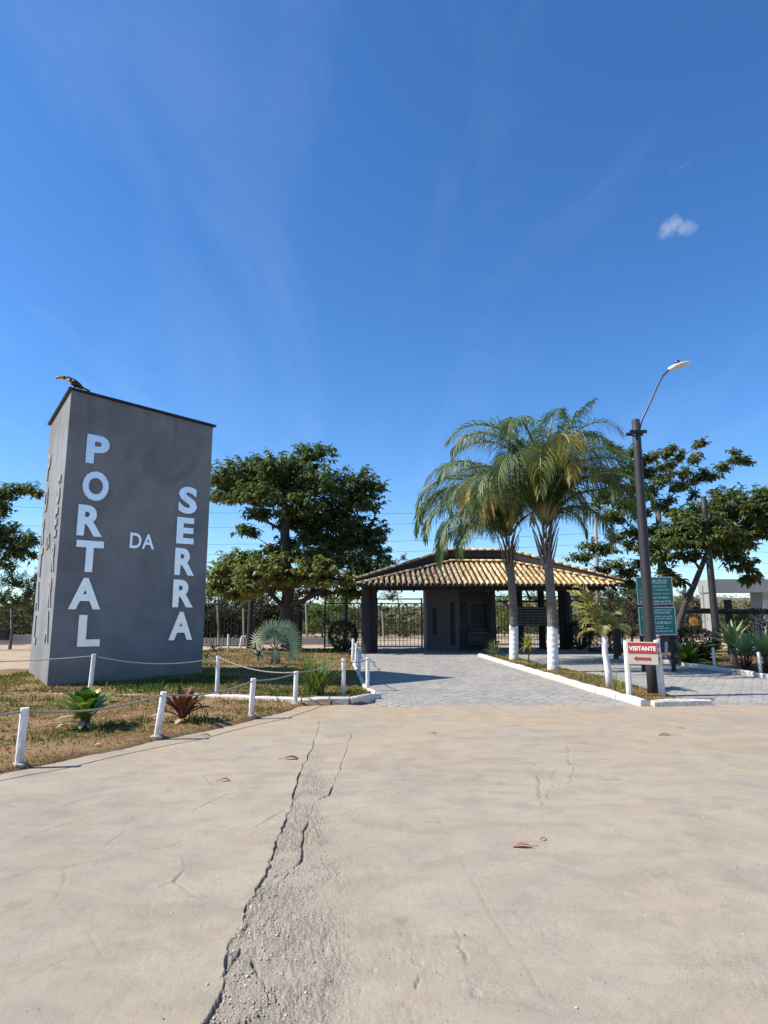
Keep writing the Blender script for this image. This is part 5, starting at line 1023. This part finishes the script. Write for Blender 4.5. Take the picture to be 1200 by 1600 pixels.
def palm(label, base, crown, r0, r1, white_z, fr, seed, boots=True):
    rg = np.random.default_rng(seed); t = thing('palm_tree', label, 'palm tree', base); b = MB(); n = 46; H = crown.z; pts = []; rad = []
    for i in range(n + 1):
        f = i / n; p = base.lerp(crown, f); p.x += .06 * math.sin(f * 3.1); pts.append(p - UZ * (.1 if i == 0 else 0)); rad.append((r0 + (r1 - r0) * f) * (1 + .05 * (i % 2) + .25 * max(0, .12 - f) / .12 * 0))
    kw = next(i for i, p in enumerate(pts) if p.z > white_z); b.tube(pts, [r * (.97 if i < kw else 1) for i, r in enumerate(rad)], 14, jit=.03); b.build('trunk', M['palm_trunk'], t); b = MB(); b.tube(pts[:kw + 1], [r * 1.035 for r in rad[:kw + 1]], 22, jit=.015)
    for j_ in range(22): q_ = b.v[kw * 22 + j_]; b.v[kw * 22 + j_] = (q_[0], q_[1], q_[2] + rg.uniform(-.055, .05))
    b.build('painted_trunk', M['white'], t)
    if boots:
        for k in range(22):
            a = k * 2.4; z_ = crown.z - .75 + .05 * k; e = MB(); d = Vector((math.cos(a), math.sin(a), 0)); p = Vector((crown.x, crown.y, z_)) + d * r1 * .75; e.tube([p, p + d * .08 + UZ * .25, p + d * .17 + UZ * .55, p + d * (.26 + .01 * k) + UZ * .95], [.065, .05, .036, .022], 6, sq=[(.5, 1.3)] * 4); e.build('leaf_base', M['boot'], t)
    for (az, e0, drp, L, ti, xp) in fr:
        a = R(az); p = crown + Vector((math.cos(a) * r1 * .5, math.sin(a) * r1 * .5, .25 + .5 * e0 / 90)); frond('frond', t, p, az, e0, drp, L, ti, rg, xp=xp, nl=118)
    return t
Yp2 = 18.9; pb2 = G(864, 1047, .06); cr2 = A(853, 850, pb2.y)
F2 = [(176, 85, 150, 4.9, .22, 2.1), (4, 85, 52, 4.1, .24, 1.8), (200, 80, 150, 4.6, .2, 1.9), (150, 82, 140, 4.6, .2, 1.9), (350, 76, 160, 4.1, .2, 1.7), (10, 68, 155, 4.0, .18, 1.5), (20, 76, 160, 3.8, .18, 1.7), (330, 62, 150, 4.0, .2, 1.5), (0, 58, 150, 3.7, .16, 1.4), (272, 85, 212, 4.8, .74, 1.7), (285, 82, 200, 4.5, .42, 1.7), (256, 80, 205, 4.3, .55, 1.6), (300, 74, 190, 4.0, .28, 1.6), (230, 76, 190, 4.2, .24, 1.6), (212, 70, 175, 3.9, .2, 1.5), (185, 68, 165, 4.0, .2, 1.5), (92, 84, 120, 4.4, .25, 2), (120, 76, 150, 4.1, .18, 1.7), (50, 80, 140, 4.0, .2, 1.8), (75, 64, 150, 3.9, .18, 1.5), (235, 84, 160, 4.6, .28, 2), (310, 83, 150, 4.4, .24, 2), (60, 87, 60, 4.3, .3, 2), (20, 86, 120, 4.2, .22, 2), (165, 74, 160, 4.2, .18, 1.6), (345, 82, 160, 4.1, .22, 1.8), (190, 58, 155, 3.4, .16, 1.4), (30, 48, 130, 3.4, .16, 1.3)]
palm('taller of the two white-footed palms, nearer the camera, fronds against the sky', pb2, cr2, .142, .122, A(862, 985, pb2.y).z, F2, 41)
pb1 = G(803, 1031, .06); cr1 = A(795, 862, pb1.y)
F1 = [(182, 77, 165, 4.9, .2, 1.5), (174, 84, 150, 4.7, .24, 1.8), (192, 68, 165, 4.8, .22, 1.4), (200, 60, 155, 4.5, .22, 1.3), (186, 70, 165, 4.6, .22, 1.5), (168, 66, 160, 4.7, .2, 1.4), (215, 46, 140, 4.2, .16, 1.3), (208, 36, 125, 3.9, .14, 1.2), (225, 40, 130, 3.7, .14, 1.2), (246, 80, 200, 4.6, .82, 1.5), (230, 76, 190, 4.5, .80, 1.5), (260, 76, 200, 4.2, .72, 1.5), (238, 68, 185, 4.0, .66, 1.4), (276, 72, 190, 4.0, .5, 1.5), (300, 74, 185, 4.0, .3, 1.5), (330, 72, 170, 4.0, .2, 1.5), (0, 74, 160, 4.2, .18, 1.6), (25, 82, 140, 4.4, .2, 1.9), (70, 78, 145, 4.3, .2, 1.7), (110, 83, 130, 4.5, .22, 1.9), (140, 74, 155, 4.4, .2, 1.6), (90, 62, 150, 3.9, .18, 1.4), (157, 80, 155, 4.6, .2, 1.7), (262, 86, 165, 4.3, .3, 2), (212, 82, 160, 4.7, .28, 1.8), (340, 84, 140, 4.3, .2, 1.9), (350, 58, 150, 3.6, .18, 1.4)]
palm('shorter farther palm with white-painted foot and yellowing front fronds', pb1, cr1, .148, .13, A(803, 979, pb1.y).z, F1, 42)
# young yellow palm with pale trunk
yp = G(953, 1074, .06); t = thing('young_palm', 'small leaning palm with whitish trunk and yellow-green fronds on the island', 'palm tree', yp); ytop = A(944, 992, yp.y); b = MB(); b.tube([yp - UZ * .1, yp.lerp(ytop, .3) + Vector((.0, 0, 0)), yp.lerp(ytop, .7) - Vector((.02, 0, 0)), ytop], [.085, .072, .062, .05], 10, jit=.06); b.build('trunk', M['white'], t, True); rg = np.random.default_rng(44)
for az, e0, dr, L, ti in [(185, 86, 60, 1.35, .74), (165, 84, 70, 1.25, .72), (200, 78, 85, 1.1, .7), (150, 80, 100, .9, .7), (205, 70, 130, .85, .66), (10, 60, 120, .75, .55), (320, 55, 130, .7, .5), (80, 78, 90, .9, .5), (250, 62, 140, .75, .72), (45, 70, 110, .8, .62), (280, 78, 95, .85, .66), (170, 45, 120, .65, .8)]: frond('frond', t, ytop - UZ * .03, az, e0, dr, L, ti, rg, 1.1, 26, .10, .34, .052)
# ================================================================== ROSETTES: straps, swords and fans
def strap(L, W_, e0, drp, prof, fold=.2, n=9, th=0):
    """leaf in its own coordinates, growing along +X, returns verts and faces"""
    x, z_ = 0, 0; vs = []; 
    for i in range(n + 1):
        s = i / n; w = W_ * prof(s) / 2; ang = R(e0) - R(drp) * s ** 1.4; nx_, nz_ = -math.sin(ang), math.cos(ang); vs += [(x + nx_ * fold * w, w, z_ + nz_ * fold * w), (x, 0, z_), (x + nx_ * fold * w, -w, z_ + nz_ * fold * w)]
        x += math.cos(ang) * L / n; z_ += math.sin(ang) * L / n
    return vs, [(i * 3 + j, i * 3 + 3 + j, i * 3 + 4 + j, i * 3 + 1 + j) for i in range(n) for j in (0, 1)]
P_strap = lambda s: (.55 + .6 * s) if s < .6 else .91 * max(0, 1 - ((s - .6) / .4) ** 2.6) ** .5 + .02
P_agave = lambda s: (.5 + 1.1 * s if s < .45 else max(.02, 1 - ((s - .45) / .55) ** 1.5))
P_sword = lambda s: (.8 + .2 * s) if s < .3 else max(.03, 1 - ((s - .3) / .7) ** 1.3)
def leafparts(parent, base, specs, prof, mat, fold=.25, nm='leaf', stuff=False):
    big = MB()
    for az, e0, dr, L, W_, ti, zo in specs:
        vs, fs = strap(L, W_, e0, dr, prof, fold); c, s = math.cos(R(az)), math.sin(R(az)); o = Vector(base) + UZ * zo + Vector((c, s, 0)) * .02; w = [(o.x + x * c - y * s, o.y + x * s + y * c, o.z + z_) for x, y, z_ in vs]
        if stuff: big.add(w, fs, 0, ti)
        else: b = MB(); b.add(w, fs, 0, ti); link(nm, b.mesh(nm, mat, True), parent)
    if stuff: o = big.build('leaves', mat, parent, True); o['kind'] = 'stuff'
M['brom'] = leafmat('bromeliad_leaf', [(0, (.035, .085, .020)), (.4, (.10, .18, .030)), (.7, (.28, .32, .06)), (.86, (.50, .40, .06)), (1, (.62, .50, .38))], .28, .25, .6)
M['brom_dry'] = leafmat('dried_bromeliad_leaf', [(0, (.085, .018, .012)), (.4, (.15, .04, .022)), (.7, (.26, .13, .07)), (1, (.60, .46, .33))], .6, .15)
rr = random.Random(5)
g = G(132, 1138, .05); t = thing('bromeliad', 'large green bromeliad with broad yellow-tipped leaves beside its dry fallen leaves', 'bromeliad', g)
sp = []
for k in range(34): f = k / 34; sp.append((k * 137.5, 85 - 42 * f + rr.uniform(-5, 5), 22 + 46 * f, .35 + .19 * f + rr.uniform(-.03, .03), .135 + .035 * f, max(0, min(1, rr.gauss(.38, .17) + (.35 if k * 137.5 % 360 < 60 and f > .3 else 0) - .1 * f)), .07 + .1 * (1 - f)))
leafparts(t, g, sp, P_strap, M['brom'], .3)
leafparts(t, g, [(200, 20, 60, .36, .10, .97, .12), (215, 10, 50, .33, .11, 1.0, .08), (282, 8, 70, .26, .09, .95, .1), (185, 12, 20, .5, .03, .98, .03), (262, 15, 60, .22, .10, .84, .16), (310, 5, 50, .25, .08, .92, .07)], P_strap, M['brom'], .25)
b = MB(); b.tube([g - UZ * .05, g + UZ * .1, g + UZ * .22], [.075, .065, .05], 8, jit=.1); b.build('stem', M['bark_dark'], t)
g = G(285, 1128, .05); t = thing('bromeliad', 'dried reddish-brown bromeliad with withered tips behind a leaning white post', 'bromeliad', g)
sp = []
for k in range(26): f = k / 26; sp.append((k * 137.5, 82 - 46 * f + rr.uniform(-6, 6), 12 + 75 * f * rr.random(), .34 + .14 * rr.random(), .085 + .025 * f, max(0, min(1, rr.gauss(.22, .26))), .05))
leafparts(t, g, sp, P_strap, M['brom_dry'], .35)
leafparts(t, g, [(190, 18, 40, .45, .085, 1.0, .05), (60, 55, 130, .42, .07, .85, .1), (110, 60, 140, .42, .07, .9, .1), (75, 72, 160, .5, .08, .8, .1), (265, 5, 40, .22, .08, .95, .04)], P_strap, M['brom_dry'], .3)
M['sword'] = leafmat('sword_leaf', [(0, (.08, .15, .03)), (.5, (.21, .27, .065)), (.8, (.26, .25, .07)), (1, (.42, .33, .13))], .45, .3)
g = G(493, 1084, .06); t = thing('iris_clump', 'dense clump of long green sword leaves inside the kerb corner', 'plant', g)
b = MB(); b.tube([g - UZ * .05, g + UZ * .06], [.16, .12], 10, jit=.2); b.build('root_crown', M['bark_dark'], t)
for k in range(210):
    a = rr.uniform(0, 360); rad = rr.random() ** .6 * .17; vs, fs = strap(rr.uniform(.5, .98), rr.uniform(.024, .038), rr.uniform(52, 88), rr.uniform(5, 55), P_sword, .3, 7); c, s = math.cos(R(a)), math.sin(R(a)); aa = rr.uniform(0, 6.28); o = g + Vector((math.cos(aa) * rad, math.sin(aa) * rad, -.02)); b = MB(); b.add([(o.x + x * c - y * s, o.y + x * s + y * c, o.z + z_) for x, y, z_ in vs], fs, 0, max(0, min(1, rr.gauss(.4, .22)))); link('leaf', b.mesh('leaf', M['sword'], True), t)
def rosette(name, label, cat, base, n, L, W_, e, dr, mat, tm, prof=P_agave, stem=0, fold=.25, sr=.05, ts=.12):
    t = thing(name, label, cat, base); top = Vector(base) + UZ * stem
    if stem: b = MB(); b.tube([Vector(base) - UZ * .05, Vector(base) + UZ * stem * .5 + Vector((.01, 0, 0)), top], [sr * 1.2, sr, sr], 8, jit=.08); b.build('stem', M['bark'], t)
    leafparts(t, top, [(k * 137.5 + rr.uniform(-8, 8), e[0] + (e[1] - e[0]) * (k / n) + rr.uniform(-5, 5), dr * (.3 + k / n) * rr.uniform(.6, 1.2), L * rr.uniform(.82, 1.1), W_ * rr.uniform(.9, 1.1), max(0, min(1, rr.gauss(tm, ts))), .05 * (1 - k / n)) for k in range(n)], prof, mat, fold); return t
M['agave'] = leafmat('agave_leaf', [(0, (.09, .15, .065)), (.5, (.19, .27, .11)), (1, (.30, .34, .15))], .4, .1); M['croton'] = leafmat('croton_leaf', [(0, (.025, .012, .012)), (.5, (.05, .02, .02)), (1, (.10, .06, .03))], .4, .15)
def pa(px, py, Y_): p = A(px, py, Y_); p.z = .04; return p
rosette('agave', 'pale green agave highest of the right-hand three, on a dark trunk before the log rail', 'agave', pa(1146, 1030, 20.5), 34, .88, .17, (82, 5), 30, M['agave'], .5, stem=.55, sr=.1)
rosette('agave', 'pale green agave above the dark red bromeliad on the right lawn', 'agave', pa(1168, 1045, 18.5), 30, .72, .15, (80, 8), 30, M['agave'], .6, stem=.35, sr=.08)
rosette('agave', 'pale green agave at the right edge behind a white post', 'agave', pa(1198, 1045, 18.0), 30, .75, .15, (80, 8), 30, M['agave'], .55, stem=.38, sr=.08)
rosette('red_bromeliad', 'dark red spiky bromeliad under the right-hand agave', 'bromeliad', pa(1166, 1049, 17.6), 40, .62, .06, (80, 8), 30, M['croton'], .45, P_sword)
rosette('red_bromeliad', 'dark red spiky bromeliad cut by the right edge of the frame', 'bromeliad', pa(1203, 1049, 17.2), 34, .6, .06, (80, 8), 30, M['croton'], .45, P_sword)
rosette('dracaena', 'small yellow-green dracaena on a thin stem between the two palms', 'dracaena', G(826, 1036, .06), 46, .42, .05, (85, -25), 40, leafmat('dracaena_leaf', [(0, (.09, .16, .02)), (.5, (.27, .30, .03)), (1, (.52, .42, .05))], .4, .3), .55, P_sword, .5, sr=.022, ts=.3)
rosette('flax_clump', 'grey-green spiky flax clump at the far tip of the island kerb', 'plant', G(771, 1024, .06), 46, .62, .05, (86, 25), 45, leafmat('flax_leaf', [(0, (.06, .09, .04)), (.5, (.14, .18, .09)), (1, (.26, .28, .15))], .5, .2), .45, P_sword)
rosette('flax_clump', 'thin wispy grass clump beside the left leg of the visitor sign', 'plant', G(962, 1084, .06), 14, .6, .018, (86, 40), 50, M['sword'], .4, P_sword)
# philodendron: broad glossy leaves low to the ground
M['philo'] = leafmat('philodendron_leaf', [(0, (.02, .05, .012)), (.5, (.06, .12, .02)), (1, (.22, .30, .05))], .3, .25)
for px, py, Y_, lab in [(1073, 1022, 20.8, 'low glossy-leaved green plant behind the right kerb'), (1098, 1012, 22.5, 'dark glossy plant at the foot of the rear lamp pole')]:
    rosette('philodendron', lab, 'plant', pa(px, py, Y_), 30, .75, .26, (78, 10), 70, M['philo'], .5 if px < 1090 else .15, P_agave, ts=.3)
# fan palm
M['fan'] = leafmat('silver_fan_leaf', [(0, (.055, .10, .06)), (.5, (.19, .26, .18)), (1, (.42, .46, .33))], .5, .2)
g = G(430, 1040, .1); fp = thing('fan_palm', 'silvery fan palm with stiff round leaves on the lawn before the big tree', 'palm tree', g)
b = MB(); b.tube([g - UZ * .1, g + UZ * .2, g + UZ * .5], [.15, .13, .10], 10, jit=.12); b.build('trunk', M['boot'], fp)
def fan(hub, nrm, upv, Rr, ti, nseg=26, spread=235):
    b = MB(); nrm = nrm.normalized(); x = (upv - nrm * upv.dot(nrm)).normalized(); y = nrm.cross(x); pt = MB(); root = g + UZ * .45; pt.tube([root, root.lerp(hub, .5) + UZ * .08, hub], [.022, .017, .014], 6); po = pt.build('fan_leaf', M['rachis'], fp, True)
    for k in range(nseg):
        a = R((k + .5) / nseg * spread - spread / 2); d = x * math.cos(a) + y * math.sin(a); sd_ = nrm.cross(d); l_ = Rr * (.78 + .22 * math.cos(a * .55)) * rr.uniform(.95, 1.04); Rr_ = Rr; w = Rr * R(spread / nseg) * .19; sag = rr.uniform(.02, .09) * Rr; fo = nrm * (w * .7)
        p1, p2, p3 = hub + d * l_ * .34, hub + d * l_ * .72 - UZ * sag * .4, hub + d * l_ - UZ * sag
        b.add([hub - sd_ * .006, hub + sd_ * .006, p1 + sd_ * w + fo, p1, p1 - sd_ * w + fo, p2 + sd_ * w * .75 + fo * .5, p2, p2 - sd_ * w * .75 + fo * .5, p3], [(0, 1, 2, 3), (0, 3, 4), (3, 2, 5, 6), (4, 3, 6, 7), (6, 5, 8), (7, 6, 8)], 0, max(0, min(1, ti + rr.gauss(0, .08))))
    b.build('blade', M['fan'], po)
for (h, nn_, up__, Rr, ti, sprd) in [((-.02, -.35, .84), (0, -1, .15), (0, 0, 1), .64, .30, 250), ((-.36, -.15, .66), (-.45, -.85, .1), (-1, 0, .3), .56, .85, 190), ((.40, -.05, .66), (.5, -.8, .1), (1, 0, .15), .56, .72, 190), ((.24, .15, .98), (.2, -.9, .3), (.9, 0, .55), .48, .55, 200), ((-.2, .2, .98), (-.2, -.9, .3), (-.9, 0, .55), .46, .62, 200), ((.46, -.2, .42), (.6, -.7, 0), (.8, 0, -.6), .44, .85, 150), ((.1, .45, .9), (.1, .8, .5), (.2, .3, 1), .5, .4, 200), ((-.34, -.25, .40), (-.5, -.8, 0), (-.9, 0, -.45), .42, .7, 150), ((.05, -.45, .48), (0, -.9, .4), (.1, -.3, -1), .36, .25, 140)]:
    fan(g + Vector(h), Vector(nn_), Vector(up__), Rr, ti, max(14, int(sprd / 9.5)), sprd)
# dry twiggy shrub beside it and small lawn plants
bush('small bare twiggy shrub left of the fan palm', 405, 1036, 18.9, [(404, 1018, 12, 9), (412, 1012, 8, 8), (398, 1010, 8, 7)], M['leaf_dull'], lambda p: .3, 61, LL=(.04, .07), dens=120, r0=.015)
bush('young thin shrub right beside the tower base', 325, 1045, 20.0, [(322, 1022, 8, 9), (330, 1014, 6, 6)], M['leaf_lime'], lambda p: .3, 62, LL=(.05, .09), dens=90, r0=.015)
bush('little bush at the back of the lawn beside the tower edge', 345, 1028, 24, [(332, 1008, 14, 6), (345, 1012, 10, 8)], M['leaf_dull'], lambda p: .3, 63, LL=(.06, .1), dens=90, r0=.015)
st = thing('garden_stone', 'small weathered grey stone stub standing behind the green sword-leaf clump', 'stone', A(506, 1050, 15.6)); c = A(506, 1034, 15.6); c.z = .25; b = MB(); b.box(c, (.14, .12, .42), bev=.03); b.build('stone_block', M['stake'], st)
# dead leaves and litter on the yard
M['dead'] = leafmat('dead_leaf', [(0, (.16, .10, .07)), (.5, (.25, .15, .10)), (1, (.42, .16, .10))], .6, .1)
for px, py, L, az, ti, lab in [(812, 1323, .13, 172, .9, 'reddish curled dead leaf with long stalk on the concrete'), (458, 1186, .17, 12, .1, 'dark dry leaf near the long crack, nearer the lawn'), (353, 1220, .10, 30, .05, 'small dark dry leaf left of the long crack'), (1036, 1149, .16, 160, .6, 'brown dry leaf near the lamp pole island'), (850, 1312, .05, 40, .2, 'tiny dark leaf scrap beside the reddish leaf'), (323, 1150, .14, 20, .7, 'yellowish dry leaf near the leaning white post'), (678, 1147, .09, 0, .2, 'brown dry leaf in front of the paved lane'), (1066, 1138, .08, 0, .9, 'pale scrap in front of the lamp pole island')]:
    x, y = G(px, py)[:2]; z_ = yz(x, y) + .012; t = thing('dead_leaf', lab, 'leaf', (x, y, z_)); vs, fs = strap(L, L * .38, 12, 70, P_agave, .5, 7); c, s = math.cos(R(az)), math.sin(R(az)); b = MB(); b.add([(x + (p - L / 2) * c - q_ * s, y + (p - L / 2) * s + q_ * c, z_ + w) for p, q_, w in vs], fs, 0, ti); b.build('blade', M['dead'], t, True)
    b = MB(); b.tube([Vector((x - L / 2 * c, y - L / 2 * s, z_)), Vector((x - L * .95 * c, y - L * .95 * s, z_ + .004))], .0025, 4); b.build('stalk', M['dead'], t)
# fallen leaves scattered on the lawn: uncountable
def litter(n):
    x = RNG.uniform(-7, -.2, n); y = RNG.uniform(5.2, 16, n); z_, sd = ghz(x, y); k = sd > .05; return x[k], y[k], z_[k] + .012
x, y, z_ = litter(1400); n = len(x); d = RNG.normal(size=(n, 3)); d[:, 2] *= .15; u = RNG.normal(0, .3, (n, 3)); u[:, 2] = 1; L = RNG.uniform(.03, .10, n)
tag(link('leaf_litter', leafmesh('leaf_litter', np.stack([x, y, z_], 1), d, u, L, L * .4, RNG.random(n), M['dead'], .5, -.1)), kind='stuff')
# ================================================================== CLOUDS: small real volumes high over the right side
def cloud(label, px, py, D, parts, dens, seed):
    c = A(px, py, D); m, t, p = newmat('cloud_vapour'); t.nodes.remove(p); v = t.nodes.new('ShaderNodeVolumePrincipled'); v.inputs['Color'].default_value = (1, 1, 1, 1); v.inputs['Anisotropy'].default_value = .2
    ps = pos(t); nz = noise(t, .028, 6, .68, ps); sh = None
    for (dx_, dz__, rx, rz) in parts:
        w = D * .001; cc_ = c + Vector((dx_ * w, 0, dz__ * w)); mp_ = t.nodes.new('ShaderNodeVectorMath'); mp_.operation = 'SUBTRACT'; lk(t, ps, mp_.inputs[0]); mp_.inputs[1].default_value = cc_
        sc = t.nodes.new('ShaderNodeVectorMath'); sc.operation = 'MULTIPLY'; lk(t, mp_.outputs[0], sc.inputs[0]); sc.inputs[1].default_value = (1 / (rx * w), 1 / (rx * w), 1 / (rz * w)); ln = t.nodes.new('ShaderNodeVectorMath'); ln.operation = 'LENGTH'; lk(t, sc.outputs[0], ln.inputs[0]); f = mathn(t, 'SUBTRACT', 1.0, ln.outputs['Value']); sh = f if sh is None else mathn(t, 'MAXIMUM', sh, f)
    den = mathn(t, 'MULTIPLY', mathn(t, 'MAXIMUM', mathn(t, 'ADD', sh, mathn(t, 'MULTIPLY', mathn(t, 'SUBTRACT', nz, .60), 2.6)), 0.0), dens); lk(t, den, v.inputs['Density']); lk(t, v.outputs[0], t.nodes['Material Output'].inputs['Volume'])
    x0 = min(a - r for a, _, r, _ in parts); x1 = max(a + r for a, _, r, _ in parts); z0 = min(b_ - r for _, b_, _, r in parts); z1 = max(b_ + r for _, b_, _, r in parts); w = D * .001; ry = max(r for _, _, r, _ in parts)
    mb = MB(); cx, cz = (x0 + x1) / 2, (z0 + z1) / 2; mb.box(c + Vector((cx * w, 0, cz * w)), ((x1 - x0) * w, 2 * ry * w, (z1 - z0) * w)); o = tag(link('cloud', mb.mesh('cloud', m)), label, 'cloud'); o['kind'] = 'thing'; return o
cloud('small white puff of cloud alone in the blue sky at upper right', 1058, 356, 1500, [(-8, 2, 26, 22), (12, -2, 26, 14), (28, 2, 18, 11), (-16, -8, 22, 14)], .03, 1)
cloud('faint thin wisp of cloud above the small white puff', 1056, 263, 1500, [(-4, -5, 18, 8), (10, 3, 18, 6), (24, 10, 16, 5)], .0035, 2)
